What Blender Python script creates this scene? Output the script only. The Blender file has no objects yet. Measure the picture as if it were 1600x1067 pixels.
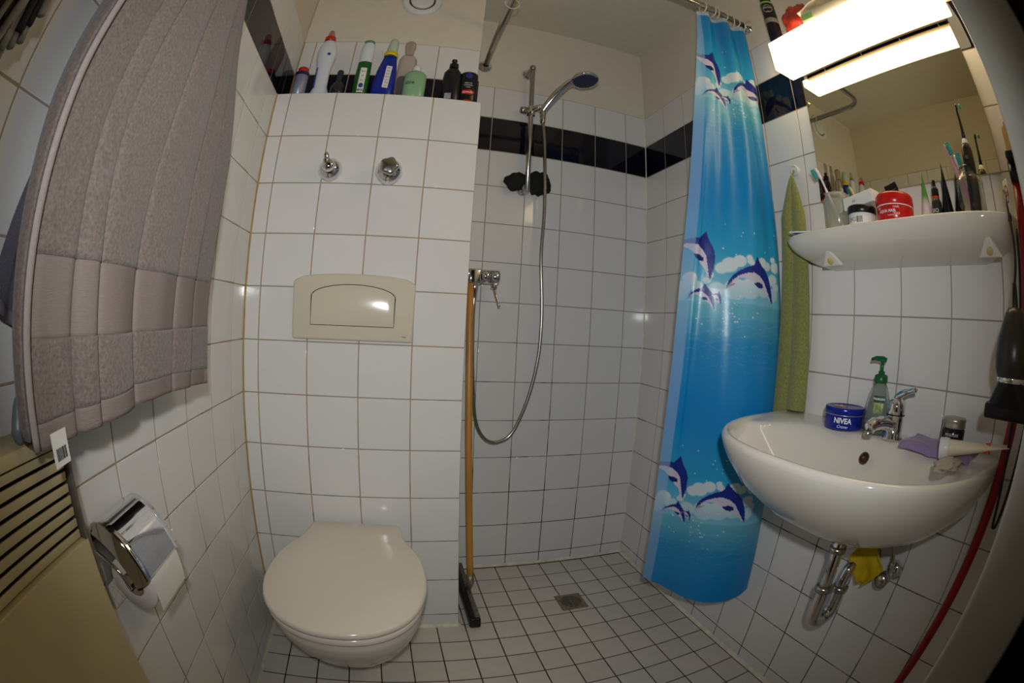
import bpy, bmesh, math, random
import numpy as np
from mathutils import Vector, Matrix, noise
random.seed(4)
S = bpy.context.scene
COL = S.collection
PI = math.pi

# ---------------------------------------------------------------- camera
cd = bpy.data.cameras.new('camera')
cam = bpy.data.objects.new('camera', cd); COL.objects.link(cam)
cd.type = 'PANO'
pc = cd
pc.panorama_type = 'FISHEYE_LENS_POLYNOMIAL'
pc.fisheye_fov = PI
for k, v in zip(('fisheye_polynomial_k0', 'fisheye_polynomial_k1', 'fisheye_polynomial_k2', 'fisheye_polynomial_k3', 'fisheye_polynomial_k4'),
                (-0.000614017706192046, -0.06115930109348638, -0.00021892657622796986, 1.0783294653652926e-05, -9.175054095228452e-07)):
    setattr(pc, k, v)
cd.sensor_fit = 'HORIZONTAL'; cd.sensor_width = 36.0; cd.sensor_height = 36.0*1067/1600
cd.clip_start = 0.02; cd.clip_end = 50
R = [[0.96576289619616, 0.25631210111589825, -0.04007661602928436], [-0.25400004276900984, 0.9656423105917479, 0.05494457451260845], [0.052782635441462125, -0.04288396922608704, 0.9976847992122911]]
CX, CY, CZ = 0.4455412171181544, -1.2692431693911979, 1.0338449530622118
cam.matrix_world = Matrix([[R[i][0], R[i][2], -R[i][1], c] for i, c in enumerate((CX, CY, CZ))] + [[0, 0, 0, 1]])
S.camera = cam
S.view_settings.view_transform = 'Standard'; S.view_settings.look = 'None'
S.view_settings.gamma = 1; S.view_settings.use_curve_mapping = False
S.view_settings.exposure = EXPO = 0.0

# ---------------------------------------------------------------- world and lights
w = bpy.data.worlds.new('world'); S.world = w; w.use_nodes = True
w.node_tree.nodes['Background'].inputs[0].default_value = (0.75, 0.8, 1.0, 1)
w.node_tree.nodes['Background'].inputs[1].default_value = 0.02
# the camera's own flash, sitting above and behind the lens
fl = bpy.data.lights.new('camera_flash', 'SPOT'); flo = bpy.data.objects.new('camera_flash', fl); COL.objects.link(flo)
fl.energy = 27; fl.color = (0.93, 0.96, 1.0); fl.shadow_soft_size = 0.016; fl.spot_size = math.radians(150); fl.spot_blend = 1.0
fl.use_shadow = True
fd = Vector((0.23, 0.96, 0.06)).normalized()
flo.location = Vector((CX, CY, CZ)) + Vector((0.0, -0.05, 0.11))
flo.rotation_euler = fd.to_track_quat('-Z', 'Y').to_euler()

# ---------------------------------------------------------------- helpers
def lin(c):
    return tuple((x/12.92 if x <= 0.04045 else ((x+0.055)/1.055)**2.4) for x in [v/255 for v in c])

MATS = {}
def mat(name, rgb, rough=0.5, metal=0.0, trans=0.0, ior=1.45, emit=None, estr=0, nscale=0, nbump=0.0, namt=0.0, coat=0, sheen=0, vary=0.0, sss=0, alpha=1, nstretch=None, spec=0.5):
    """node material: colour with noise variation, bump and optional per-object variation"""
    if name in MATS: return MATS[name]
    m = bpy.data.materials.new(name); m.use_nodes = True
    nt = m.node_tree; N = nt.nodes; L = nt.links; b = N['Principled BSDF']
    col = tuple(lin(rgb)) + (1,)
    b.inputs['Base Color'].default_value = col
    b.inputs['Roughness'].default_value = rough; b.inputs['Metallic'].default_value = metal
    b.inputs['Transmission Weight'].default_value = trans; b.inputs['IOR'].default_value = ior
    b.inputs['Coat Weight'].default_value = coat; b.inputs['Sheen Weight'].default_value = sheen
    b.inputs['Alpha'].default_value = alpha
    b.inputs['Specular IOR Level'].default_value = spec
    if sss: b.inputs['Subsurface Weight'].default_value = sss; b.inputs['Subsurface Radius'].default_value = (0.01, 0.008, 0.006)
    if emit: b.inputs['Emission Color'].default_value = tuple(emit)+(1,); b.inputs['Emission Strength'].default_value = estr
    src = None
    if nscale:
        tc = N.new('ShaderNodeTexCoord'); nz = N.new('ShaderNodeTexNoise'); nz.inputs['Scale'].default_value = nscale; nz.inputs['Detail'].default_value = 4
        if nstretch:
            mp = N.new('ShaderNodeMapping'); mp.inputs['Scale'].default_value = nstretch
            L.new(tc.outputs['Object'], mp.inputs['Vector']); L.new(mp.outputs[0], nz.inputs['Vector'])
        else: L.new(tc.outputs['Object'], nz.inputs['Vector'])
        if nbump:
            bp = N.new('ShaderNodeBump'); bp.inputs['Strength'].default_value = nbump; bp.inputs['Distance'].default_value = 0.002
            L.new(nz.outputs[0], bp.inputs['Height']); L.new(bp.outputs[0], b.inputs['Normal'])
        if namt:
            r = N.new('ShaderNodeMapRange'); r.inputs['From Min'].default_value = 0.3; r.inputs['From Max'].default_value = 0.7
            r.inputs['To Min'].default_value = 1-namt; r.inputs['To Max'].default_value = 1+namt*0.5
            L.new(nz.outputs[0], r.inputs['Value'])
            mx = N.new('ShaderNodeVectorMath'); mx.operation = 'SCALE'; mx.inputs[0].default_value = col[:3]
            L.new(r.outputs[0], mx.inputs['Scale']); L.new(mx.outputs[0], b.inputs['Base Color']); src = mx.outputs[0]
    if vary:
        oi = N.new('ShaderNodeObjectInfo'); r = N.new('ShaderNodeMapRange'); r.inputs['To Min'].default_value = 1-vary; r.inputs['To Max'].default_value = 1+vary*0.4
        L.new(oi.outputs['Random'], r.inputs['Value'])
        mx = N.new('ShaderNodeVectorMath'); mx.operation = 'SCALE'
        if src is not None: L.new(src, mx.inputs[0])
        else: mx.inputs[0].default_value = col[:3]
        L.new(r.outputs[0], mx.inputs['Scale']); L.new(mx.outputs[0], b.inputs['Base Color'])
    MATS[name] = m; return m

def attr_mat(name, rough=0.3, nscale=0, nbump=0.0, trans=0.0, coat=0, sheen=0, bdist=0.002, translucent=0.0):
    """colour read from the mesh's 'Col' attribute"""
    m = bpy.data.materials.new(name); m.use_nodes = True
    nt = m.node_tree; N = nt.nodes; L = nt.links; b = N['Principled BSDF']
    a = N.new('ShaderNodeAttribute'); a.attribute_name = 'Col'
    L.new(a.outputs['Color'], b.inputs['Base Color']); b.inputs['Roughness'].default_value = rough
    b.inputs['Coat Weight'].default_value = coat; b.inputs['Sheen Weight'].default_value = sheen
    if nscale:
        tc = N.new('ShaderNodeTexCoord'); nz = N.new('ShaderNodeTexNoise'); nz.inputs['Scale'].default_value = nscale; nz.inputs['Detail'].default_value = 5
        bp = N.new('ShaderNodeBump'); bp.inputs['Strength'].default_value = nbump; bp.inputs['Distance'].default_value = bdist
        L.new(tc.outputs['Object'], nz.inputs['Vector']); L.new(nz.outputs[0], bp.inputs['Height']); L.new(bp.outputs[0], b.inputs['Normal'])
    if translucent:
        tr = N.new('ShaderNodeBsdfTranslucent'); L.new(a.outputs['Color'], tr.inputs['Color'])
        ms = N.new('ShaderNodeMixShader'); ms.inputs[0].default_value = translucent
        L.new(b.outputs[0], ms.inputs[1]); L.new(tr.outputs[0], ms.inputs[2]); L.new(ms.outputs[0], N['Material Output'].inputs[0])
    return m

def obj(name, geo, m, parent=None, smooth=True, loc=None, mods=None):
    """geo = (verts, faces) or mesh -> one linked mesh object"""
    if isinstance(geo, bpy.types.Mesh): me = geo
    else:
        me = bpy.data.meshes.new(name); me.from_pydata([tuple(v) for v in geo[0]], [], geo[1]); me.validate()
        if smooth: me.polygons.foreach_set('use_smooth', [True]*len(me.polygons))
        me.materials.append(m)
        me.update()
    o = bpy.data.objects.new(name, me); COL.objects.link(o)
    if parent: o.parent = parent
    if loc is not None: o.location = loc
    if smooth and not isinstance(geo, bpy.types.Mesh) and smooth == 'auto': sharpen(me)
    return o

def sharpen(me, ang=0.6):
    bm = bmesh.new(); bm.from_mesh(me)
    for e in bm.edges:
        if len(e.link_faces) == 2 and e.calc_face_angle(0) > ang: e.smooth = False
    bm.to_mesh(me); bm.free()

def thing(name, label, cat, loc=(0, 0, 0), rot=(0, 0, 0), group=None):
    o = bpy.data.objects.new(name, None); COL.objects.link(o); o.empty_display_size = 0.05
    o.location = loc; o.rotation_euler = rot
    return tag(o, label, cat, group)
def tag(o, label, cat, group=None):
    o['label'] = label; o['category'] = cat
    if group: o['group'] = group
    return o
def lab(o, s): o['label'] = s; return o

def join(*gs):
    V = []; F = []
    for v, f in gs:
        n = len(V); V += [tuple(p) for p in v]; F += [tuple(i+n for i in q) for q in f]
    return V, F
def mv(g, d=(0, 0, 0), M=None):
    V = [Vector(v) for v in g[0]]
    if M is not None: V = [M @ v for v in V]
    return [v+Vector(d) for v in V], g[1]
def rot(ax, deg): return Matrix.Rotation(math.radians(deg), 3, ax)
def box(x0, x1, y0, y1, z0, z1, bev=0.0):
    if not bev:
        V = [(x, y, z) for x in (x0, x1) for y in (y0, y1) for z in (z0, z1)]
        return V, [(0, 1, 3, 2), (4, 6, 7, 5), (0, 4, 5, 1), (2, 3, 7, 6), (0, 2, 6, 4), (1, 5, 7, 3)]
    bm = bmesh.new(); bmesh.ops.create_cube(bm, size=1)
    for v in bm.verts: v.co = Vector(((x0+x1)/2+v.co.x*(x1-x0), (y0+y1)/2+v.co.y*(y1-y0), (z0+z1)/2+v.co.z*(z1-z0)))
    bmesh.ops.bevel(bm, geom=bm.edges[:], offset=bev, segments=3, profile=0.5, affect='EDGES')
    V = [v.co.copy() for v in bm.verts]; bm.verts.index_update(); F = [tuple(v.index for v in f.verts) for f in bm.faces]; bm.free()
    return V, F
def lathe(prof, n=28, sx=1, sy=1, ax='Z'):
    """prof: list of (r, z); closed with poles where r==0"""
    V = []; F = []; rings = []
    for r, z in prof:
        if r < 1e-6: V.append(Vector((0, 0, z))); rings.append([len(V)-1])
        else:
            rings.append(list(range(len(V), len(V)+n)))
            V += [Vector((r*sx*math.cos(2*PI*i/n), r*sy*math.sin(2*PI*i/n), z)) for i in range(n)]
    for a, b in zip(rings, rings[1:]):
        for i in range(n):
            j = (i+1) % n
            if len(a) == 1 and len(b) == 1: continue
            if len(a) == 1: F.append((a[0], b[j], b[i]))
            elif len(b) == 1: F.append((a[i], a[j], b[0]))
            else: F.append((a[i], a[j], b[j], b[i]))
    if ax == 'X': V = [Vector((v.z, v.x, v.y)) for v in V]
    if ax == 'Y': V = [Vector((v.y, v.z, v.x)) for v in V]
    return V, F
def cyl(r, z0, z1, n=24, bev=0.001, ax='Z'):
    b = min(bev, r*0.5, abs(z1-z0)*0.4)
    return lathe([(0, z0), (r-b, z0), (r, z0+b), (r, z1-b), (r-b, z1), (0, z1)], n, ax=ax)
def spline(P, n=8, closed=False):
    P = [Vector(p) for p in P]; out = []; N = len(P)
    for i in range(N if closed else N-1):
        p = [P[(i+k) % N] if closed else P[max(0, min(N-1, i+k))] for k in (-1, 0, 1, 2)]
        for t in [j/n for j in range(n)]:
            out.append(0.5*((2*p[1])+(-p[0]+p[2])*t+(2*p[0]-5*p[1]+4*p[2]-p[3])*t*t+(-p[0]+3*p[1]-3*p[2]+p[3])*t**3))
    if not closed: out.append(P[-1])
    return out
def tube(P, r, n=12, cap=True, flat=None):
    """P points, r radius or list"""
    P = [Vector(p) for p in P]; rs = r if isinstance(r, (list, tuple)) else [r]*len(P)
    V = []; F = []; up = None
    for i, p in enumerate(P):
        d = (P[min(i+1, len(P)-1)]-P[max(i-1, 0)]).normalized()
        if up is None: up = d.orthogonal().normalized()
        else: up = (up-d*up.dot(d)).normalized()
        s = d.cross(up)
        for k in range(n):
            a = 2*PI*k/n; V.append(p+(up*math.cos(a)+s*math.sin(a)*(flat or 1))*rs[i])
    for i in range(len(P)-1):
        for k in range(n):
            a = i*n+k; b = i*n+(k+1) % n; F.append((a, b, b+n, a+n))
    if cap: F.append(tuple(range(n-1, -1, -1))); F.append(tuple((len(P)-1)*n+k for k in range(n)))
    return V, F
def grid(fn, nu, nv, closed_u=False):
    V = [fn(i/(nu if closed_u else nu-1), j/(nv-1)) for j in range(nv) for i in range(nu)]
    F = [(j*nu+i, j*nu+(i+1) % nu, (j+1)*nu+(i+1) % nu, (j+1)*nu+i) for j in range(nv-1) for i in range(nu if closed_u else nu-1)]
    return V, F
def prism(outline, y0, y1, bev=0.0):
    """outline of (x, z) pairs extruded along y"""
    bm = bmesh.new(); vs = [bm.verts.new((x, y0, z)) for x, z in outline]; f = bm.faces.new(vs)
    r = bmesh.ops.extrude_face_region(bm, geom=[f]); 
    for v in r['geom']:
        if isinstance(v, bmesh.types.BMVert): v.co.y = y1
    bmesh.ops.recalc_face_normals(bm, faces=bm.faces[:])
    if bev: bmesh.ops.bevel(bm, geom=bm.edges[:], offset=bev, segments=2, profile=0.5, affect='EDGES')
    bm.verts.index_update(); V = [v.co.copy() for v in bm.verts]; F = [tuple(v.index for v in q.verts) for q in bm.faces]; bm.free()
    return V, F
def textgeo(s, size, align='CENTER', depth=0.0, shear=0, bold=0.0):
    c = bpy.data.curves.new('txt', 'FONT'); c.body = s; c.size = size; c.align_x = align; c.align_y = 'CENTER'; c.resolution_u = 2; c.shear = shear; c.offset = bold
    o = bpy.data.objects.new('txt', c); COL.objects.link(o)
    me = o.to_mesh(); V = [v.co.copy() for v in me.vertices]; F = [tuple(p.vertices) for p in me.polygons]
    o.to_mesh_clear(); bpy.data.objects.remove(o); bpy.data.curves.remove(c)
    return V, F
def wrap(g, r, a0, z, k=1.0):
    """bend flat text round a vertical cylinder of radius r, centred at angle a0"""
    return [Vector((r*math.cos(a0+v.x*k/r), r*math.sin(a0+v.x*k/r), z+v.y)) for v in [Vector(q) for q in g[0]]], g[1]
def face(g, o, u, v):
    """map flat xy geometry on to plane o + x*u + y*v"""
    o = Vector(o); u = Vector(u).normalized(); v = Vector(v).normalized(); n = u.cross(v)
    return [o+u*p[0]+v*p[1]+n*(p[2] if len(p) > 2 else 0) for p in g[0]], g[1]
def subsurf(o, lv=2):
    m = o.modifiers.new('s', 'SUBSURF'); m.levels = lv; m.render_levels = lv; return o
def solid(o, t, off=0):
    m = o.modifiers.new('t', 'SOLIDIFY'); m.thickness = t; m.offset = off; return o

# ---------------------------------------------------------------- materials of the room
chrome = mat('chrome', (225, 225, 228), 0.06, 1.0, nscale=60, nbump=0.02)
chrome_dull = mat('dull_chrome', (190, 188, 180), 0.22, 1.0, nscale=80, nbump=0.05, namt=0.1)
ceramic = mat('white_ceramic', (222, 217, 206), 0.07, coat=0.3, nscale=4, namt=0.02)
white_plastic = mat('white_plastic', (225, 225, 222), 0.3, nscale=6, namt=0.02)
black_plastic = mat('black_plastic', (16, 16, 18), 0.3, nscale=20, nbump=0.05)
tile_white = mat('white_glazed_tile', (226, 224, 220), 0.07, nscale=9, nbump=0.03, namt=0.015, vary=0.03)
tile_navy = mat('navy_glazed_tile', (13, 14, 30), 0.05, nscale=9, nbump=0.02, vary=0.1)
tile_floor = mat('floor_tile', (214, 208, 198), 0.28, nscale=18, nbump=0.08, namt=0.05, vary=0.06)
plaster = mat('painted_plaster', (222, 214, 198), 0.75, nscale=30, nbump=0.25, namt=0.03)
ceilp = mat('ceiling_paint', (214, 208, 190), 0.8, nscale=40, nbump=0.2, namt=0.04)
silicone = mat('aged_silicone', (228, 222, 200), 0.5, nscale=25, namt=0.25)
silicone_y = mat('yellowed_silicone', (180, 150, 84), 0.5, nscale=25, namt=0.2)

def grout_mat(name, base, dark, z_dark, amount):
    """cement grout with patches of mould that grow near the wet floor"""
    m = bpy.data.materials.new(name); m.use_nodes = True; nt = m.node_tree; N = nt.nodes; L = nt.links; b = N['Principled BSDF']
    g = N.new('ShaderNodeNewGeometry'); s = N.new('ShaderNodeSeparateXYZ'); L.new(g.outputs['Position'], s.inputs[0])
    nz = N.new('ShaderNodeTexNoise'); nz.inputs['Scale'].default_value = 14; nz.inputs['Detail'].default_value = 5; L.new(g.outputs['Position'], nz.inputs['Vector'])
    h = N.new('ShaderNodeMapRange'); h.inputs['From Min'].default_value = 0; h.inputs['From Max'].default_value = z_dark; h.inputs['To Min'].default_value = amount; h.inputs['To Max'].default_value = -0.25
    L.new(s.outputs[2], h.inputs['Value'])
    a = N.new('ShaderNodeMath'); a.operation = 'ADD'; L.new(nz.outputs[0], a.inputs[0]); L.new(h.outputs[0], a.inputs[1])
    cr = N.new('ShaderNodeMapRange'); cr.inputs['From Min'].default_value = 0.52; cr.inputs['From Max'].default_value = 0.68; L.new(a.outputs[0], cr.inputs['Value'])
    mx = N.new('ShaderNodeMix'); mx.data_type = 'RGBA'; mx.inputs[6].default_value = lin(base)+(1,); mx.inputs[7].default_value = lin(dark)+(1,)
    L.new(cr.outputs[0], mx.inputs[0]); L.new(mx.outputs[2], b.inputs['Base Color']); b.inputs['Roughness'].default_value = 0.8
    return m
grout = grout_mat('wall_grout', (166, 146, 120), (60, 42, 40), 1.5, 0.12)
grout_dirty = grout_mat('shower_grout', (160, 148, 132), (28, 22, 20), 1.3, 0.25)
grout_floor = grout_mat('floor_grout', (84, 62, 42), (30, 22, 16), 1.0, 0.05)

# ---------------------------------------------------------------- room
XR, XE, YD, TOP, TTOP, CEIL = 1.4631, 0.6472, 0.4091, 1.7039, 2.0039, 2.375
LY = 0.14; YF = -1.235; JX = 0.90
G = 0.0009
def structure(name, geo, m, parent=None, smooth=False):
    o = obj(name, geo, m, parent, smooth=smooth)
    if not parent: o['kind'] = 'structure'
    return o
TM = {}
def tile_mesh(w_, h_, m):
    k = (round(w_, 4), round(h_, 4), m.name)
    if k in TM: return TM[k]
    a, b = w_/2, h_/2; V = []
    for ins, z in ((0.0010, 0), (0.0004, -0.0003), (0, -0.0007), (0, -0.006)):
        V += [(-a+ins, -b+ins, z), (a-ins, -b+ins, z), (a-ins, b-ins, z), (-a+ins, b-ins, z)]
    F = [(0, 1, 2, 3)]
    for r in range(3):
        for i in range(4):
            j = (i+1) % 4; F.append((r*4+i, r*4+4+i, r*4+4+j, r*4+j))
    me = bpy.data.meshes.new('tile'); me.from_pydata(V, [], F); me.materials.append(m)
    me.polygons.foreach_set('use_smooth', [False]+[True]*12)
    me.update(); TM[k] = me; return me
def tiles(parent, o, u, v, us, vs, mf, joint=0.0032, skip=None, tilt=0.0022):
    o, u, v = Vector(o), Vector(u), Vector(v); n = u.cross(v)
    for i in range(len(us)-1):
        for j in range(len(vs)-1):
            a0, a1, b0, b1 = us[i], us[i+1], vs[j], vs[j+1]
            if a1-a0 < 0.009 or b1-b0 < 0.009: continue
            if skip and skip((a0+a1)/2, (b0+b1)/2): continue
            m = mf((a0+a1)/2, (b0+b1)/2)
            t = bpy.data.objects.new('tile', tile_mesh(a1-a0-joint, b1-b0-joint, m)); COL.objects.link(t); t.parent = parent
            c = o+u*((a0+a1)/2)+v*((b0+b1)/2)
            Mx = Matrix([[u[k], v[k], n[k], c[k]] for k in range(3)]+[[0, 0, 0, 1]])
            t.matrix_local = Mx @ Matrix.Rotation(random.uniform(-tilt, tilt), 4, 'X') @ Matrix.Rotation(random.uniform(-tilt, tilt), 4, 'Y')
def band(a, z): return tile_navy if TOP < z < TOP+0.15 else tile_white
zrows = sorted([0.0]+[TOP-0.15*k for k in range(0, 12)]+[TOP+0.15, TTOP])

floor = structure('floor', box(-0.1, XR+0.1, -1.32, YD+0.1, -0.12, -G), grout_floor)
fx = sorted([0.0, XR]+[0.7655+0.0979*k for k in range(-7, 8) if 0 < 0.7655+0.0979*k < XR])
fy = sorted([-1.32]+[0.3933-0.0979*k for k in range(0, 18) if 0.3933-0.0979*k > -1.32])
def in_box(a, b): return a < XE-0.04 and b > 0.03
tiles(floor, (0, 0, 0), (1, 0, 0), (0, 1, 0), fx, fy, lambda a, b: tile_floor, 0.004, in_box, 0.003)

wl = structure('wall_left', box(-0.1, -G, -1.32, YD, 0, TTOP), grout)
structure('plaster', box(-0.1, -0.002, -1.32, YD, TTOP, CEIL), plaster, wl)
ly = sorted([-1.32, LY]+[-0.102-0.15*k for k in range(-1, 9) if -1.32 < -0.102-0.15*k < LY])
tiles(wl, (0, 0, 0), (0, 1, 0), (0, 0, 1), ly, zrows, band, skip=lambda a, z: a > 0 and z < TOP-0.16)

wb = structure('wall_boxing', box(0, XE-G, G, YD, 0, TOP-G), grout)
bx = [0.0]+[0.0489+0.15*k for k in range(4)]+[XE]
zb = [z for z in zrows if z <= TOP+0.001]
tiles(wb, (0, 0, 0), (1, 0, 0), (0, 0, 1), bx, zb, band)
tiles(wb, (XE, 0, 0), (0, 1, 0), (0, 0, 1), [0.0, 0.11, 0.26, YD], zb, band)
tiles(wb, (0, 0, TOP), (1, 0, 0), (0, 1, 0), bx, [0.0, LY], lambda a, b: tile_white)
wu = structure('wall_above_boxing', box(0, XE-G, LY+G, YD, TOP-0.002, TTOP), grout)
structure('plaster', box(0, XE-0.001, LY+0.001, YD, TTOP, CEIL), plaster, wu)
zu = [TOP, TOP+0.15, TTOP]
tiles(wu, (0, LY, 0), (1, 0, 0), (0, 0, 1), bx, zu, band)
tiles(wu, (XE, 0, 0), (0, 1, 0), (0, 0, 1), [LY, 0.26, YD], zu, band)

ws = structure('wall_back', box(XE-0.05, XR+0.1, YD+G, YD+0.1, 0, TTOP), grout_dirty)
structure('plaster', box(XE-0.05, XR+0.1, YD+0.001, YD+0.1, TTOP, CEIL), plaster, ws)
tiles(ws, (0, YD, 0), (1, 0, 0), (0, 0, 1), [XE]+[0.761+0.15*k for k in range(5)]+[XR], zrows, band)

wr = structure('wall_right', box(XR+G, XR+0.1, -1.32, YD, 0, TTOP), grout_dirty)
structure('plaster', box(XR+0.001, XR+0.1, -1.32, YD, TTOP, CEIL), plaster, wr)
ry = sorted([-YD, 1.235]+[-(0.2507-0.15*k) for k in range(0, 10)])
tiles(wr, (XR, 0, 0), (0, -1, 0), (0, 0, 1), ry, zrows, band)

structure('ceiling', box(-0.1, XR+0.1, -1.32, YD+0.1, CEIL, CEIL+0.1), ceilp)
jamb_paint = mat('jamb_paint', (186, 183, 172), 0.35, nscale=7, nbump=0.08, namt=0.12)
wf = structure('wall_front', join(box(JX+0.02, XR+0.1, -1.312, YF, 0, CEIL, 0.004), box(0.02, JX+0.1, -1.312, YF, 2.05, CEIL, 0.004), box(-0.1, 0.06, -1.312, YF, 0, CEIL)), plaster)
jb = structure('door_1', join(box(JX, JX+0.03, -1.318, YF+0.004, 0, 2.05, 0.006), box(0.06, 0.085, -1.318, YF+0.004, 0, 2.05, 0.006), box(0.06, JX+0.03, -1.318, YF+0.004, 2.03, 2.06, 0.006)), jamb_paint, smooth=True)
# corridor behind the photographer
dark_wall = mat('corridor_paint', (120, 110, 95), 0.8, nscale=10, namt=0.05)
structure('wall_corridor', join(box(-0.9, 2.4, -2.5, -2.4, 0, CEIL), box(-0.9, -0.8, -2.4, -1.32, 0, CEIL), box(2.3, 2.4, -2.4, -1.32, 0, CEIL), box(-0.9, -0.1, -1.34, -1.312, 0, CEIL), box(XR+0.1, 2.4, -1.34, -1.312, 0, CEIL)), dark_wall)
structure('floor_corridor', box(-0.9, 2.4, -2.5, -1.32, -0.12, -0.002), mat('corridor_floor', (96, 72, 50), 0.5, nscale=10, namt=0.2, nstretch=(1, 12, 1)))
structure('ceiling_corridor', box(-0.9, 2.4, -2.5, -1.32, CEIL, CEIL+0.1), ceilp)

# silicone fillets
def fillet(p0, p1, a, b, r, m, name, n=14):
    p0, p1, a, b = map(Vector, (p0, p1, a, b)); V = []; F = []
    for i in range(n+1):
        p = p0.lerp(p1, i/n); q = r*(1+0.25*noise.noise(p*20))
        V += [p-0.002*(a+b), p+a*q, p+(a+b)*q*0.42, p+b*q]
    for i in range(n):
        for k in range(4): F.append((i*4+k, i*4+(k+1) % 4, i*4+4+(k+1) % 4, i*4+4+k))
    F += [(0, 3, 2, 1), (n*4, n*4+1, n*4+2, n*4+3)]
    return structure(name, (V, F), m, smooth=False)
fillet((XE, YD, 0), (XR, YD, 0), (0, -1, 0), (0, 0, 1), 0.010, silicone, 'trim_1')
fillet((XR, YD, 0), (XR, YF, 0), (-1, 0, 0), (0, 0, 1), 0.010, silicone, 'trim_2', 30)
fillet((XE, 0, 0), (XE, YD, 0), (1, 0, 0), (0, 0, 1), 0.009, silicone, 'trim_3')
fillet((0, 0, 0), (XE, 0, 0), (0, -1, 0), (0, 0, 1), 0.009, silicone, 'trim_4')
fillet((0, -1.2, 0), (0, 0, 0), (1, 0, 0), (0, 0, 1), 0.008, silicone, 'trim_5', 30)
fillet((0, 0, 0), (0, 0, TOP), (1, 0, 0), (0, -1, 0), 0.004, silicone_y, 'trim_6', 30)
fillet((0, LY, TOP), (0, LY, TTOP), (1, 0, 0), (0, -1, 0), 0.004, silicone_y, 'trim_7')
fillet((XR, YD, 0), (XR, YD, TTOP), (-1, 0, 0), (0, -1, 0), 0.003, silicone, 'trim_8', 20)

# ---------------------------------------------------------------- mirror lamp, mirror, shelf
shade_mat = mat('lit_opal_shade', (255, 246, 225), 0.4, emit=(1.0, 0.78, 0.45), estr=6.3, nscale=5, namt=0.01)
lamp = thing('mirror_lamp', 'lit white box-shaped wall lamp above the mirror', 'lamp', (XR, -0.85, 1.78))
def shade_geo():
    V, F = box(1.345-XR, 1.432-XR, -0.315, 0.315, 0.0, 0.10, 0.006)
    return [Vector((v.x+(0.006 if v.z < 0.05 and v.x < -0.09 else 0), v.y, v.z)) for v in V], F
obj('lamp_shade', shade_geo(), shade_mat, lamp)
obj('wall_bracket', box(1.432-XR, -0.008, -0.285, 0.285, 0.012, 0.09, 0.003), mat('bracket_metal', (150, 135, 110), 0.4, 0.3, nscale=20, namt=0.05), lamp)

def smudge_mirror():
    m = bpy.data.materials.new('smudged_mirror'); m.use_nodes = True; nt = m.node_tree; N = nt.nodes; L = nt.links; b = N['Principled BSDF']
    b.inputs['Base Color'].default_value = (0.78, 0.72, 0.52, 1); b.inputs['Metallic'].default_value = 1
    tc = N.new('ShaderNodeTexCoord'); nz = N.new('ShaderNodeTexNoise'); nz.inputs['Scale'].default_value = 22; nz.inputs['Detail'].default_value = 6
    r = N.new('ShaderNodeMapRange'); r.inputs['From Min'].default_value = 0.55; r.inputs['From Max'].default_value = 0.8; r.inputs['To Min'].default_value = 0.006; r.inputs['To Max'].default_value = 0.09
    L.new(tc.outputs['Object'], nz.inputs['Vector']); L.new(nz.outputs[0], r.inputs['Value']); L.new(r.outputs[0], b.inputs['Roughness'])
    return m
mir = thing('wall_mirror', 'rectangular frameless mirror on the tiles between lamp and shelf', 'mirror', (XR, -0.843, 1.40))
obj('mirror_glass', box(-0.0062, -0.004, -0.293, 0.293, 0.002, 0.385), smudge_mirror(), mir, smooth=False)
obj('backing', box(-0.004, -0.0005, -0.294, 0.294, 0.0, 0.386), mat('mirror_backing', (170, 160, 120), 0.4, nscale=9, namt=0.1), mir, smooth=False)
for yy in (-0.2, 0.2):
    obj('clip', box(-0.009, 0, yy-0.012, yy+0.012, -0.006, 0.008, 0.001), chrome, mir)
obj('clip', cyl(0.007, -0.010, -0.004, 16, ax='X'), mat('brass_screw', (200, 170, 110), 0.25, 1.0, nscale=50, nbump=0.1), mir, loc=(0, 0.285, 0.30))

# ceramic shelf
SH = thing('ceramic_shelf', 'white ceramic shelf below the mirror holding toiletries', 'shelf', (XR, -0.822, 1.215))
def shelf_geo():
    prof = [(0.0, 0.62, 0.0), (0.02, 0.68, 0.0), (0.55, 0.80, 0.012), (0.80, 0.90, 0.028), (0.93, 0.965, 0.045), (0.985, 0.99, 0.058), (1.0, 1.0, 0.066), (0.995, 0.998, 0.072), (0.975, 0.992, 0.0745), (0.945, 0.98, 0.073), (0.93, 0.975, 0.0700), (0.5, 0.8, 0.0695), (0.0, 0.6, 0.0695)]
    def f(u, t):
        k = t*(len(prof)-1); i = min(int(k), len(prof)-2); q = k-i
        d, wd, z = [prof[i][m]*(1-q)+prof[i+1][m]*q for m in range(3)]
        a = PI*u
        cx_, sy_ = math.sin(a), math.cos(a)
        ex = 0.42
        X = -0.148*d*abs(cx_)**ex; Y = 0.345*wd*math.copysign(abs(sy_)**0.55, sy_)
        return Vector((X-0.0005, Y, z))
    return grid(f, 61, len(prof)*2+1)
obj('shelf_body', shelf_geo(), ceramic, SH)
for yy in (0.185, -0.265):
    c = obj('screw_cover', prism([(-0.032, 0), (0.032, 0), (0.006, 0.040), (-0.006, 0.040)], -0.004, 0.006, 0.003), ceramic, SH, loc=(-0.088, yy, -0.002), smooth=False)
    c.rotation_euler = (0.62, 0, -PI/2)
    obj('screw', mv(cyl(0.009, 0, 0.004, 18, ax='Y'), (0, -0.0065, 0.014)), mat('yellow_cap', (205, 185, 120), 0.5, nscale=40, namt=0.1), c)
SZ = 1.2852

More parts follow.
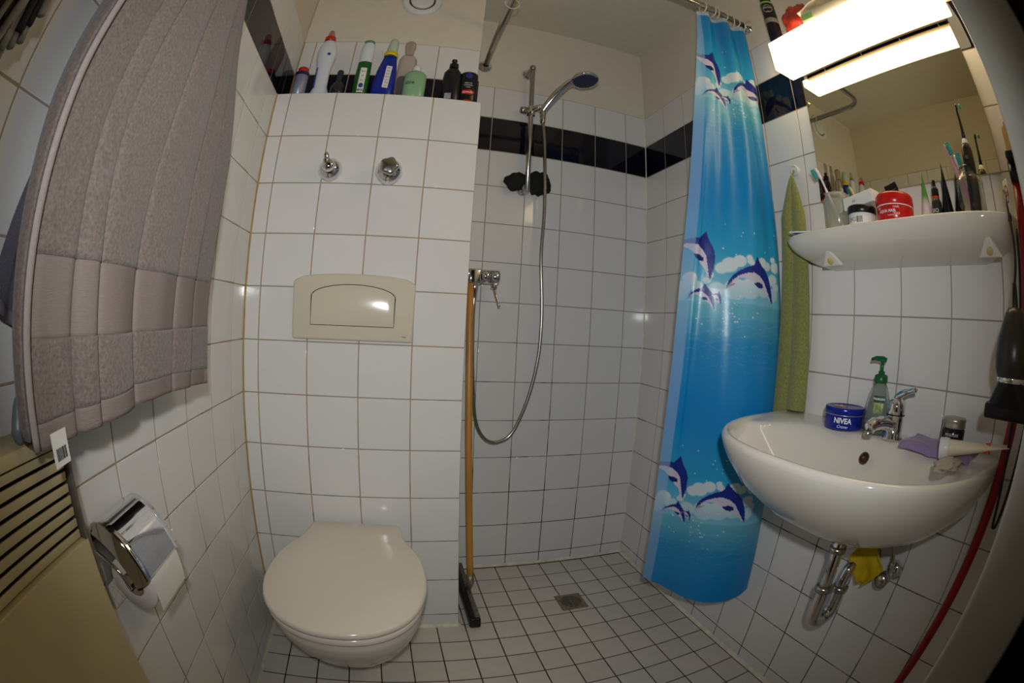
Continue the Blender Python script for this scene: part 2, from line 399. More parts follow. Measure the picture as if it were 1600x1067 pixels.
glass = mat('clear_glass', (235, 240, 236), 0.03, trans=1.0, ior=1.38, nscale=30, nbump=0.03)
glass_dull = mat('cloudy_glass', (225, 226, 215), 0.14, trans=0.8, ior=1.3, nscale=30, nbump=0.08)
label_white = mat('white_label', (232, 230, 222), 0.5, nscale=40, namt=0.03)
ink = mat('black_ink', (20, 20, 22), 0.5, nscale=90, namt=0.1)
ink_white = mat('white_ink', (240, 240, 238), 0.5, nscale=90, namt=0.02)
def jar_geo(r, h, rn, t=0.0025):
    return lathe([(0, 0), (r-0.004, 0), (r, 0.005), (r, h*0.66), (r*0.93, h*0.76), (rn, h*0.86), (rn, h*0.95), (rn+0.0015, h*0.97), (rn, h), (rn-t, h), (rn-t, h*0.86), (r*0.9-t, h*0.75), (r-t, h*0.66), (r-t, 0.007), (0, 0.005)], 32)
def text_on(parent, s, size, r, ang, z, m, name='lettering', **k):
    return obj(name, wrap(textgeo(s, size, **k), r+0.0004, math.radians(ang), z), m, parent, smooth=False)
def barcode(parent, r, ang, z, h, w_):
    V, F = [], []; random.seed(7); x = -w_/2; g = ([], [])
    while x < w_/2:
        b = random.uniform(0.0006, 0.0016); g = join(g, ([(x, -h/2, 0), (x+b, -h/2, 0), (x+b, h/2, 0), (x, h/2, 0)], [(0, 1, 2, 3)])); x += b+random.uniform(0.0006, 0.0014)
    return obj('barcode', wrap(g, r+0.0004, math.radians(ang), z), ink, parent, smooth=False)

def toothbrush(label, p0, p1, face_dir, body, bristle, cat='toothbrush', group=None):
    """handle from p0 (base) to p1 (tip); bristles point along face_dir"""
    p0, p1 = Vector(p0), Vector(p1); t = thing('toothbrush', label, cat, p0, group=group)
    d = p1-p0; fdv = Vector(face_dir).normalized(); n = 16
    P = [d*(i/(n-1))+fdv*(0.004*math.sin(PI*i/(n-1)*1.7)) for i in range(n)]
    rad = [0.004+0.0025*math.sin(PI*min(1, i/9)) if i < 10 else (0.0028 if i < 13 else 0.005) for i in range(n)]; rad[-1] = 0.003
    obj('handle', tube(P, rad, 10, flat=1.0), body, t)
    g = ([], []); L_ = d.length; dn = d.normalized(); s = dn.cross(fdv).normalized()
    for i in range(7):
        for k in (-1, 0, 1):
            c = dn*(L_-0.024+i*0.0036)+s*k*0.0032+fdv*0.002
            g = join(g, tube([c, c+fdv*0.010], 0.0015, 6))
    obj('bristles', g, bristle, t)
    return t
pink_white = mat('pearl_plastic', (224, 214, 222), 0.25, nscale=60, namt=0.06)
teal = mat('teal_bristles', (70, 190, 170), 0.6, nscale=200, namt=0.3)
green_br = mat('green_bristles', (110, 200, 130), 0.6, nscale=200, namt=0.3)

j1 = thing('glass_jar', 'cloudy glass jar with one toothbrush at the left end of the shelf', 'jar', (1.392, -0.652, SZ))
obj('jar_body', lathe([(0, 0), (0.030, 0), (0.034, 0.004), (0.036, 0.09), (0.032, 0.098), (0.030, 0.104), (0.0275, 0.104), (0.030, 0.095), (0.033, 0.088), (0.031, 0.007), (0, 0.005)], 32), glass_dull, j1)
toothbrush('white toothbrush with green bristles alone in the left jar', (1.385, -0.678, SZ+0.008), (1.368, -0.602, SZ+0.175), (-0.15, 0.9, -0.25), pink_white, teal)

j = thing('cream_jar', 'low white jar with a black lid under a paper carton', 'jar', (1.368, -0.742, SZ))
obj('jar_body', cyl(0.036, 0, 0.034, 40), label_white, j); obj('lid', cyl(0.0375, 0.0335, 0.052, 40, 0.002), black_plastic, j)
barcode(j, 0.036, 197, 0.018, 0.014, 0.016); text_on(j, 'EPCi', 0.013, 0.036, 163, 0.018, ink)

c = thing('paper_carton', 'small white carton with a green stripe lying on the black jar lid', 'box', (1.388, -0.722, SZ+0.0535), (math.radians(-6), 0, math.radians(-6)))
c.location.z += 0.004
obj('carton', box(-0.018, 0.018, -0.062, 0.062, 0, 0.030, 0.0012), label_white, c)
obj('stripe', join(box(-0.0184, 0.0184, 0.036, 0.040, -0.0003, 0.0304)), mat('green_ink', (40, 150, 130), 0.5, nscale=50, namt=0.05), c, smooth=False)
obj('lettering', face(textgeo('B', 0.012), (0.004, 0.0625, 0.021), (-1, 0, 0), (0, 0, 1)), ink, c, smooth=False)
obj('lettering', face(textgeo('6%', 0.009), (-0.0185, 0.0, 0.015), (0, -1, 0), (0, 0, 1)), ink, c, smooth=False)

red_p = mat('red_plastic', (200, 24, 22), 0.25, nscale=12, namt=0.06)
rj = thing('hair_gel_jar', 'red round hair gel jar in the middle of the shelf', 'jar', (1.374, -0.838, SZ))
obj('jar_body', lathe([(0, 0), (0.043, 0), (0.047, 0.004), (0.048, 0.038), (0.0475, 0.0385)], 48), red_p, rj)
obj('lid', lathe([(0.0475, 0.0395), (0.049, 0.041), (0.0488, 0.062), (0.045, 0.067), (0.03, 0.0695), (0, 0.070)], 48), red_p, rj)
obj('rim_line', lathe([(0.0478, 0.0375), (0.0486, 0.0388), (0.0478, 0.0402)], 48), ink_white, rj)
text_on(rj, 'AQUA HAIR', 0.0088, 0.0478, 178, 0.024, ink_white, bold=0.0002); text_on(rj, 'GOT', 0.005, 0.0478, 150, 0.031, ink_white); text_on(rj, 'extreme', 0.005, 0.0478, 190, 0.015, ink_white)
text_on(rj, 'HAIR', 0.007, 0.0478, 208, 0.032, ink_white); text_on(rj, 'WAX', 0.007, 0.0478, 208, 0.018, ink_white)
bb = thing('black_clip', 'small flat black clip lying on the lid of the red gel jar', 'clip', (1.372, -0.842, SZ+0.071), (math.radians(-22), math.radians(8), 0.3))
obj('clip_top', box(-0.006, 0.012, -0.017, 0.017, 0.008, 0.026, 0.002), black_plastic, bb); obj('clip_base', box(-0.008, 0.008, -0.011, 0.008, 0.001, 0.0085, 0.001), black_plastic, bb)

def squeeze_tube(name, label, loc, r, h, capc, bodyc, rz=0.0, cat='tube', capm=None):
    t = thing(name, label, cat, loc, (0, 0, rz)); 
    def f(u, v):
        a = 2*PI*u; sx = (1-v)+0.03*v; sy = 1+0.12*v
        return Vector((r*sx*math.cos(a), r*sy*math.sin(a), 0.02+v*(h-0.02)))
    g = grid(f, 24, 14, True); g = join(g, ([f(i/24, 1) for i in range(24)], [tuple(range(24))]))
    obj('tube_body', g, bodyc, t); obj('cap', cyl(r*0.85, 0, 0.0215, 24, 0.002), capc, t); return t
def grad_mat(name, c0, c1, z0, z1, rough=0.3):
    m = bpy.data.materials.new(name); m.use_nodes = True; nt = m.node_tree; N = nt.nodes; L = nt.links; b = N['Principled BSDF']
    tc = N.new('ShaderNodeTexCoord'); s = N.new('ShaderNodeSeparateXYZ'); L.new(tc.outputs['Object'], s.inputs[0])
    r = N.new('ShaderNodeMapRange'); r.inputs['From Min'].default_value = z0; r.inputs['From Max'].default_value = z1; L.new(s.outputs[2], r.inputs['Value'])
    mx = N.new('ShaderNodeMix'); mx.data_type = 'RGBA'; mx.inputs[6].default_value = lin(c0)+(1,); mx.inputs[7].default_value = lin(c1)+(1,)
    L.new(r.outputs[0], mx.inputs[0]); L.new(mx.outputs[2], b.inputs['Base Color']); b.inputs['Roughness'].default_value = rough; return m
g1 = squeeze_tube('cream_tube', 'green and white squeeze tube standing on its cap, right of the red jar', (1.40, -0.918, SZ), 0.0145, 0.115, black_plastic, grad_mat('green_white', (225, 210, 205), (86, 160, 40), 0.045, 0.065), -1.25)
text_on(g1, 'B', 0.012, 0.0145, 185, 0.032, mat('pink_ink', (205, 120, 120), 0.5, nscale=50, namt=0.02))
dr = thing('dropper_bottle', 'small dark dropper bottle with a red collar between two tubes', 'bottle', (1.388, -0.952, SZ))
obj('bottle_body', lathe([(0, 0), (0.0115, 0), (0.013, 0.002), (0.013, 0.045), (0.010, 0.052), (0.007, 0.054)], 24), mat('dark_label', (38, 44, 40), 0.35, nscale=30, namt=0.1), dr)
obj('collar', cyl(0.0095, 0.053, 0.059, 24), mat('orange_ring', (190, 60, 30), 0.4, nscale=40, namt=0.05), dr)
obj('cap', lathe([(0.0095, 0.059), (0.0095, 0.074), (0.006, 0.078), (0.0045, 0.082), (0.0045, 0.092), (0.003, 0.096), (0, 0.0965)], 24), black_plastic, dr)
text_on(dr, 'BIO', 0.012, 0.013, 172, 0.026, label_white)
b1 = squeeze_tube('black_tube', 'taller black squeeze tube with a white patch, beside the dropper bottle', (1.398, -0.978, SZ), 0.0165, 0.128, black_plastic, mat('black_tube_skin', (18, 18, 20), 0.25, nscale=30, namt=0.2), -1.25)
text_on(b1, 'MEN', 0.010, 0.0165, 178, 0.035, mat('lime_ink', (150, 190, 60), 0.5, nscale=60, namt=0.05))
obj('white_patch', wrap(([(-0.005, -0.008, 0), (0.005, -0.008, 0), (0.005, 0.008, 0), (-0.005, 0.008, 0)], [(0, 1, 2, 3)]), 0.0160, PI, 0.085, 1), label_white, b1, smooth=False)
squeeze_tube('black_tube', 'shorter black squeeze tube leaning next to the tall black tube', (1.412, -1.008, SZ), 0.015, 0.105, black_plastic, MATS['black_tube_skin'], -1.1)

j2 = thing('glass_jar', 'clear glass bottle jar holding the electric toothbrush', 'jar', (1.378, -1.055, SZ))
obj('jar_body', jar_geo(0.036, 0.105, 0.021), glass, j2)
et = thing('electric_toothbrush', 'black electric toothbrush standing in the glass jar', 'toothbrush', (1.382, -1.060, SZ+0.0075), (math.radians(2.6), math.radians(-1.2), 0))
obj('handle', lathe([(0, 0), (0.013, 0), (0.0145, 0.004), (0.0155, 0.10), (0.0145, 0.135), (0.010, 0.147), (0.0075, 0.149)], 28), mat('dark_handle', (30, 26, 30), 0.3, nscale=30, namt=0.1), et)
obj('neck_ring', lathe([(0.0105, 0.147), (0.0085, 0.152), (0.0065, 0.158), (0.005, 0.159)], 24), label_white, et)
obj('brush_neck', tube([(0, 0, 0.157), (0, 0, 0.175), (0, 0.0005, 0.20), (0, 0.001, 0.222), (0, 0.001, 0.230)], [0.0055, 0.0045, 0.0035, 0.003, 0.004], 14), MATS['dark_handle'], et)
hd = obj('brush_head', cyl(0.0068, 0, 0.005, 20, ax='Y'), MATS['dark_handle'], et, loc=(0, -0.003, 0.231))
obj('bristles', mv(cyl(0.006, 0.005, 0.001, 20, ax='Y'), (0, -0.012, 0)), green_br, hd)
btn = obj('button', mv(cyl(0.004, 0, 0.002, 14, ax='X'), (-0.0160, 0, 0.115)), mat('button_green', (60, 100, 50), 0.4, nscale=30, namt=0.1), et)
gm = 'toothbrushes in the right jar'
toothbrush('taller pink toothbrush with teal bristles leaning left in the right jar', (1.386, -1.050, SZ+0.008), (1.366, -1.014, SZ+0.158), (-0.55, -0.7, 0.1), mat('pink_plastic', (214, 150, 176), 0.3, nscale=40, namt=0.1), teal, group=gm)
toothbrush('shorter white toothbrush just behind the pink one in the right jar', (1.390, -1.052, SZ+0.008), (1.384, -1.030, SZ+0.140), (-0.55, -0.7, 0.1), pink_white, teal, group=gm)

bc = thing('flat_sachet', 'blue and white flat sachet lying at the left end of the shelf', 'sachet', (1.375, -0.555, SZ+0.001), (0.1, 0.10, 0.0))
bm_ = mat('sachet_white', (225, 228, 235), 0.3, nscale=30, namt=0.03)
obj('sachet', box(-0.030, 0.02, -0.045, 0.045, 0.006, 0.011, 0.002), bm_, bc)
obj('print', join(box(-0.0304, 0.0202, -0.038, 0.030, 0.0052, 0.0062)), mat('blue_print', (30, 70, 160), 0.35, nscale=60, namt=0.5), bc, smooth=False)

# things on top of the lamp
dk = mat('dark_can', (24, 24, 34), 0.3, 0.2, nscale=20, namt=0.1)
de = thing('deodorant_can', 'tall dark deodorant can standing on the left end of the lamp', 'spray can', (1.374, -0.556, 1.8805))
obj('can_body', lathe([(0, 0), (0.021, 0), (0.0225, 0.003), (0.0225, 0.165), (0.019, 0.176), (0.018, 0.177)], 36), dk, de)
obj('can_cap', lathe([(0.0185, 0.177), (0.0185, 0.20), (0.014, 0.206), (0, 0.207)], 30), black_plastic, de)
obj('lime_band', lathe([(0.0227, 0.163), (0.0229, 0.164), (0.0229, 0.170), (0.0215, 0.171)], 36), mat('lime_band', (150, 200, 40), 0.4, nscale=30, namt=0.03), de)
obj('grey_band', lathe([(0.0226, 0.078), (0.0228, 0.079), (0.0228, 0.096), (0.0226, 0.097)], 36), mat('grey_band', (140, 136, 124), 0.4, nscale=30, namt=0.05), de)
text_on(de, 'NIVEA', 0.0105, 0.0227, 215, 0.140, label_white)
text_on(de, 'MEN', 0.007, 0.0227, 215, 0.122, label_white)
ringv = [Vector((0.0165*math.cos(a)*s_, 0.0165*math.sin(a)*s_, 0)) for s_ in (1, 0.94) for a in [2*PI*i/40 for i in range(40)]]
obj('emblem_ring', wrap((ringv, [(i, (i+1) % 40, 40+(i+1) % 40, 40+i) for i in range(40)]), 0.0231, math.radians(215), 0.136), label_white, de, smooth=False)
def crumple(name, label, cat, loc, sx, sy, sz, m, seed, n=26, amp=0.25):
    def f(u, v):
        a = 2*PI*u; b = PI*(v-0.5); d = Vector((math.cos(a)*math.cos(b), math.sin(a)*math.cos(b), math.sin(b)))
        r = 1+amp*noise.noise(d*2.2+Vector((seed, 0, 0)))+amp*0.6*abs(noise.noise(d*6+Vector((seed, 5, 0))))
        z = max(-1, d.z*r)
        return Vector((d.x*r*sx, d.y*r*sy, (z+1)*sz))
    o = obj(name, grid(f, n*2, n, True), m, None, loc=loc); return tag(o, label, cat)
crumple('plastic_bag', 'crumpled red plastic bag on the lamp behind the deodorant can', 'bag', (1.405, -0.645, 1.882), 0.04, 0.055, 0.062, mat('red_film', (215, 70, 50), 0.3, trans=0.25, nscale=30, nbump=0.5, namt=0.3), 3)
pk = thing('paper_packet', 'whitish folded packet with green print lying on the middle of the lamp', 'packet', (1.40, -0.78, 1.8815), (0, math.radians(-4), 0.1))
def packet(u, v):
    x = (u-0.5)*0.085; y = (v-0.5)*0.20
    return Vector((x, y, 0.045+0.035*math.sin(PI*v)*math.cos(x*20)+0.012*noise.noise(Vector((u*4, v*5, 2)))))
p_ = obj('packet_sheet', grid(packet, 14, 22), mat('packet_paper', (230, 222, 196), 0.5, nscale=20, nbump=0.3, namt=0.05), pk); solid(p_, 0.002)
p_ = obj('packet_filling', mv(box(-0.04, 0.04, -0.095, 0.095, 0.0, 0.045, 0.01)), MATS['packet_paper'], pk)
p_ = obj('green_print', box(-0.0415, -0.0402, 0.05, 0.09, 0.012, 0.032), mat('pale_green_ink', (150, 200, 120), 0.5, nscale=30, namt=0.1), pk, smooth=False)

# ---------------------------------------------------------------- wash basin and what stands on it
BY, BHW, BD = -0.789, 0.349, 0.437
def dshape(u, kd, kw, z, e=0.80, ew=0.80):
    a = PI*u; s, c = math.sin(a), math.cos(a)
    return Vector((-BD*kd*abs(s)**e, BHW*kw*math.copysign(abs(c)**ew, c), z))
bas = thing('wash_basin', 'white ceramic wash basin hanging on the right wall', 'basin', (XR-0.0005, BY, 0.835))
def top_z(x, y):
    """height of the basin's upper surface: raised tap deck at the wall, bowl in front of it"""
    dx = (x+0.262)/(0.150 if x < -0.262 else 0.158); dy = y/0.300
    d = (abs(dx)**2.5+abs(dy)**2.5)**(1/2.5)
    t = max(0.0, 1-d); z = -0.135*(1-(1-t)**2.4)
    deck = 0.0095*min(1, max(0, (x+0.165)/0.07))
    e = 1/(1+math.exp(-(d-1.03)/0.035))
    return z*(1-e*0.0)+deck*e-0.004*(1-e)
def basin_geo():
    outer = [(0.30, 0.22, -0.205), (0.42, 0.34, -0.200), (0.58, 0.52, -0.180), (0.74, 0.72, -0.143), (0.88, 0.88, -0.094), (0.960, 0.960, -0.048), (0.988, 0.988, -0.024), (1.0, 1.0, -0.009), (1.0, 1.0, -0.002), (0.994, 0.995, 0.003), (0.982, 0.985, 0.0055), (0.968, 0.972, 0.005)]
    nu = 121; V = []; F = []
    for kd, kw, z in outer: V += [dshape(i/(nu-1), kd, kw, z) for i in range(nu)]
    m = len(outer)
    nt = 70
    for k in range(nt):
        t = 0.955*(1-(k/(nt-1)))
        for i in range(nu):
            r = dshape(i/(nu-1), 1, 1, 0); c = Vector((-0.20*min(1, abs(r.x)/0.2) if abs(r.x) < 0.2 else -0.20, 0, 0)); c = Vector((max(-0.20, r.x), 0, 0))
            p = c.lerp(r, t); p.z = top_z(p.x, p.y)
            if k < 3: p.z = max(p.z, 0.0045-0.0035*k)
            V.append(p)
    for r in range(m+nt-1):
        for i in range(nu-1): a = r*nu+i; F.append((a, a+1, a+1+nu, a+nu))
    F.append(tuple(range(nu)))
    return V, F
b_ = obj('basin_body', basin_geo(), ceramic, bas); 
obj('overflow_hole', join(mv(lathe([(0.0125, 0), (0.0135, 0.001), (0.0115, 0.002), (0.0095, 0.0005), (0.0095, -0.004), (0, -0.005)], 24), M=rot('Y', -62))), mat('brown_hole', (86, 62, 48), 0.4, 0.4, nscale=60, namt=0.5), bas, loc=(-0.1385, -0.018, -0.030))
obj('drain_ring', lathe([(0.032, 0), (0.030, 0.003), (0.022, 0.002), (0.020, -0.004), (0, -0.006)], 28), chrome, bas, loc=(-0.25, 0, -0.139))
DZ = 0.8447

# mixer tap
fa = thing('basin_tap', 'chrome single-lever mixer tap on the basin deck', 'tap', (1.388, -0.842, DZ))
obj('tap_body', lathe([(0, 0), (0.027, 0), (0.027, 0.004), (0.0235, 0.009), (0.0225, 0.05), (0.0235, 0.054), (0.0235, 0.072), (0.021, 0.080), (0.010, 0.086), (0, 0.087)], 36), chrome, fa)
obj('spout', tube(spline([(-0.012, 0, 0.030), (-0.035, 0.012, 0.036), (-0.062, 0.024, 0.034), (-0.078, 0.030, 0.024)], 6), [0.017, 0.0165]+[0.015]*16+[0.0135], 16), chrome, fa)
obj('aerator', mv(cyl(0.011, 0.004, 0.014, 20), (-0.078, 0.030, 0.006)), chrome_dull, fa)
lv = obj('lever', tube(spline([(0.006, 0.004, 0.078), (0.0, -0.004, 0.092), (-0.012, -0.028, 0.103), (-0.026, -0.058, 0.112)], 5), [0.011]*5+[0.008]*6+[0.006]*5, 12, flat=1.0), chrome, fa)
obj('collar', lathe([(0.0238, 0.051), (0.0246, 0.0525), (0.0238, 0.054)], 32), black_plastic, fa)

# blue cream tin
tn = mat('blue_tin', (16, 38, 150), 0.22, 0.2, nscale=8, namt=0.04)
ti = thing('cream_tin', 'round dark blue cream tin with white lettering on the basin deck', 'tin', (1.388, -0.692, DZ+0.0005))
obj('tin_body', lathe([(0, 0), (0.049, 0), (0.051, 0.002), (0.051, 0.031)], 56), tn, ti)
obj('tin_lid', lathe([(0.051, 0.0315), (0.0528, 0.032), (0.053, 0.0455), (0.0515, 0.048), (0.047, 0.0485), (0.046, 0.0475), (0, 0.0475)], 56), tn, ti)
obj('rim_line', lathe([(0.0529, 0.0318), (0.0536, 0.0325), (0.0529, 0.0333)], 56), mat('silver_line', (190, 190, 205), 0.3, 0.8, nscale=20, namt=0.02), ti)
text_on(ti, 'NIVEA', 0.0165, 0.0512, 208, 0.0205, ink_white, bold=0.0005); text_on(ti, 'Creme', 0.010, 0.0512, 208, 0.008, ink_white, shear=0.4)
st = [(math.cos(PI/2+k*PI/5)*(0.023 if k % 2 == 0 else 0.011), math.sin(PI/2+k*PI/5)*(0.023 if k % 2 == 0 else 0.011)) for k in range(10)]
obj('yellow_star', ([Vector((-0.010+x, 0.012+y, 0.0480)) for x, y in st]+[Vector((-0.010, 0.012, 0.0480))], [(k, (k+1) % 10, 10) for k in range(10)]), mat('yellow_print', (226, 180, 30), 0.4, nscale=50, namt=0.1), ti, smooth=False)

# soap pump bottle
sp = thing('soap_dispenser', 'clear soap bottle with a dark green pump on the basin deck', 'soap bottle', (1.404, -0.780, DZ))
clear = mat('clear_plastic', (226, 232, 228), 0.04, trans=0.92, ior=1.2, nscale=30, nbump=0.02)
obj('bottle_body', lathe([(0, 0), (0.031, 0), (0.0335, 0.003), (0.0345, 0.03), (0.032, 0.065), (0.025, 0.095), (0.0165, 0.108), (0.0145, 0.112), (0.0135, 0.112), (0.0225, 0.095), (0.0300, 0.065), (0.0325, 0.03), (0.0315, 0.006), (0, 0.004)], 36, sx=0.82), clear, sp)
obj('soap_liquid', lathe([(0, 0.0045), (0.0305, 0.0065), (0.0315, 0.028), (0.0315, 0.029), (0, 0.029)], 36, sx=0.74), mat('soap_gel', (230, 236, 234), 0.05, trans=0.85, ior=1.33, nscale=8, namt=0.02), sp)
gp = mat('dark_green_plastic', (14, 92, 48), 0.3, nscale=20, namt=0.05)
pm = obj('pump', lathe([(0.0165, 0.111), (0.0175, 0.113), (0.0175, 0.126), (0.0145, 0.129), (0.0085, 0.130), (0.0085, 0.136), (0.0045, 0.137), (0.0045, 0.156), (0.0065, 0.158), (0.0065, 0.163), (0, 0.164)], 28), gp, sp)
obj('spout', tube([(0.004, -0.010, 0.1605), (0, 0, 0.163), (-0.004, 0.018, 0.1635), (-0.006, 0.030, 0.160)], [0.006, 0.0075, 0.006, 0.004], 12, flat=0.6), gp, pm)
def wrap2(g, r, sx, a0, z):
    return [Vector((r*sx*math.cos(a0+v.x/r), r*math.sin(a0+v.x/r), z+v.y)) for v in [Vector(q) for q in g[0]]], g[1]
def patch(w_, h_, n=8): return grid(lambda u, v: Vector(((u-0.5)*w_, (v-0.5)*h_, 0)), n, 2)
obj('label', wrap2(patch(0.030, 0.014), 0.0325, 0.77, math.radians(204), 0.078), mat('label_green', (16, 84, 40), 0.5, nscale=50, namt=0.05), sp, smooth=False)
obj('label_text', wrap2(textgeo('PALMOLIVE', 0.0062, bold=0.0002), 0.0333, 0.77, math.radians(204), 0.078), ink_white, sp, smooth=False)
obj('label_fruit', wrap2(patch(0.026, 0.022), 0.0335, 0.77, math.radians(204), 0.058), mat('label_leaf', (186, 200, 120), 0.5, nscale=160, namt=0.5), sp, smooth=False)

# lilac cloth
def lcloth(u, v):
    x = -0.128+u*0.122; y = -0.20+v*(0.205)
    z = 0.004+0.005*abs(noise.noise(Vector((u*4, v*5, 1))))+0.003*math.sin(v*9+u*4)
    if v < 0.16: z -= (0.16-v)*0.62; y = -0.2+0.16*0.205+(v-0.16)*0.06-0.008
    if u < 0.08: z -= 0.012*(0.08-u)/0.08
    return Vector((x, y, z+0.004))
lc = obj('cleaning_cloth', grid(lcloth, 40, 60), mat('lilac_cloth', (150, 128, 172), 0.9, nscale=350, nbump=0.5, namt=0.2, sheen=0.3), None, loc=(XR-0.002, -0.893, DZ)); solid(lc, 0.003, 1)
tag(lc, 'thin lilac cleaning cloth spread on the right end of the basin deck', 'cloth')
# dark jar with silver lid
jr = thing('cream_jar', 'dark glass jar with a silver screw lid on the lilac cloth', 'jar', (1.396, -1.004, DZ+0.011))
obj('jar_body', lathe([(0, 0), (0.027, 0), (0.030, 0.003), (0.030, 0.034), (0.027, 0.038)], 36), mat('dark_jar', (26, 28, 34), 0.12, nscale=20, namt=0.1), jr)
obj('lid', lathe([(0.0285, 0.038), (0.0295, 0.040), (0.0285, 0.0425), (0.0295, 0.045), (0.0285, 0.0475), (0.0295, 0.050), (0.0295, 0.055), (0.0275, 0.057), (0, 0.0575)], 40), mat('brushed_lid', (176, 172, 165), 0.35, 0.9, nscale=60, namt=0.05), jr)
text_on(jr, 'MOISTURE', 0.0075, 0.030, 190, 0.026, ink_white); text_on(jr, 'CREAM', 0.006, 0.030, 190, 0.015, ink_white)
# toothpaste tubes lying at the right
def lying_tube(label, p0, p1, r, bodym, capm, cap_r):
    p0, p1 = Vector(p0), Vector(p1); t = thing('toothpaste_tube', label, 'tube', p0); d = p1-p0; n = 14; dn = d.normalized(); side = dn.cross(Vector((0, 0, 1))).normalized(); up = side.cross(dn)
    def f(u, v):
        a = 2*PI*u; k = v; return dn*(0.02+v*(d.length-0.02))+side*math.cos(a)*r*(1+0.35*k)+up*math.sin(a)*(r*(1-k)+0.0008)
    g = grid(f, 20, n, True); obj('tube_body', g, bodym, t)
    M = Matrix([side, up, dn]).transposed()
    obj('cap', mv(lathe([(0, -0.002), (cap_r*0.95, -0.002), (cap_r, 0), (cap_r*0.95, 0.006), (cap_r, 0.010), (cap_r*0.9, 0.018), (cap_r*0.85, 0.021), (0, 0.0215)], 24), M=M), capm, t)
    return t
tbm = mat('tube_cream', (226, 214, 188), 0.35, nscale=16, namt=0.04)
t1 = lying_tube('cream toothpaste tube with a white screw cap lying on the basin edge', (1.312, -1.004, DZ+0.020), (1.345, -1.166, DZ+0.042), 0.0155, tbm, white_plastic, 0.0205)
obj('orange_band', mv(lathe([(0.0175, 0.105), (0.019, 0.118)], 20), M=Matrix([Vector((0.976, 0.213, 0)), Vector((0.03, -0.12, 0.99)), Vector((0.212, -0.968, 0.12))]).transposed() @ Matrix.Diagonal((1, 0.5, 1))), mat('orange_print', (225, 80, 40), 0.4, nscale=30, namt=0.1), t1)
crumple('film_wrapper', 'crumpled translucent wrapper lying on the basin rim beside the tube', 'wrapper', (1.262, -1.045, 0.843), 0.06, 0.022, 0.008, mat('clear_film', (214, 205, 190), 0.2, trans=0.5, ior=1.15, nscale=60, nbump=0.6), 8, amp=0.4)

# trap and valve under the basin
tp = thing('waste_trap', 'chrome drain trap with a long tailpipe under the basin', 'drain pipe', (1.30, -0.812, 0.40))
obj('tail_pipe', cyl(0.0165, 0.05, 0.245, 24), chrome, tp)
obj('trap_bend', tube(spline([(0, 0, 0.10), (0, 0, 0.05), (0.006, -0.001, 0.018), (0.034, -0.006, 0.002), (0.060, -0.011, 0.018), (0.066, -0.012, 0.05), (0.066, -0.012, 0.085)], 6), 0.0195, 20), chrome, tp)
obj('outlet_pipe', tube(spline([(0.066, -0.012, 0.07), (0.066, -0.012, 0.105), (0.078, -0.014, 0.135), (0.105, -0.018, 0.148), (0.145, -0.024, 0.148), (0.162, -0.026, 0.148)], 6), 0.0155, 20), chrome, tp)
for zz, rr, dx, dy in ((0.105, 0.024, 0, 0), (0.205, 0.022, 0, 0), (0.085, 0.023, 0.066, -0.012), (0.232, 0.026, 0, 0)):
    obj('slip_nut', mv(lathe([(rr-0.006, -0.008), (rr, -0.006), (rr, 0.004), (rr-0.004, 0.008), (rr-0.008, 0.009)], 24), (dx, dy, zz)), chrome_dull, tp)
obj('wall_flange', mv(lathe([(0, -0.001), (0.032, 0), (0.030, -0.006), (0.020, -0.014), (0.015, -0.015)], 28, ax='X'), (0.1625, -0.026, 0.148)), chrome_dull, tp)
va = thing('angle_valve', 'chrome angle valve on the tiles right of the trap', 'valve', (XR, -0.925, 0.535))
obj('wall_flange', lathe([(0.010, -0.014), (0.022, -0.010), (0.027, -0.001), (0, 0)], 28, ax='X'), chrome, va)
obj('valve_body', join(cyl(0.011, -0.055, -0.008, 20, ax='X'), mv(cyl(0.009, 0, 0.035, 20), (-0.038, 0, 0))), chrome, va)
obj('valve_knob', mv(lathe([(0, -0.084), (0.016, -0.083), (0.020, -0.076), (0.020, -0.060), (0.015, -0.055), (0, -0.055)], 10, ax='X')), chrome_dull, va)
obj('supply_hose', tube(spline([(-0.038, 0, 0.034), (-0.040, 0.012, 0.07), (-0.052, 0.03, 0.11)], 6), 0.0055, 12), chrome_dull, va)
def ycloth(u, v):
    a = (u-0.5); x = -0.125+0.03*math.cos(a*2.4)+0.012*v; y = 0.052*a*2*(1.0-0.85*abs(v*2-1.0)**1.3)+0.0
    z = 0.055-v*0.115
    return Vector((x+0.010*noise.noise(Vector((u*3, v*3, 0))), y, z))
yc = obj('sponge_cloth', grid(ycloth, 26, 26), mat('yellow_cloth', (206, 176, 22), 0.85, nscale=260, nbump=0.5, namt=0.12), None, loc=(XR+0.02, -0.868, 0.565)); solid(yc, 0.004)
tag(yc, 'folded yellow sponge cloth tucked over the pipe under the basin', 'cloth')

# ---------------------------------------------------------------- toilet, flush plate, stop valves
to = thing('toilet', 'wall-hung white toilet with closed lid below the flush plate', 'toilet', (0.315, 0, 0.0))
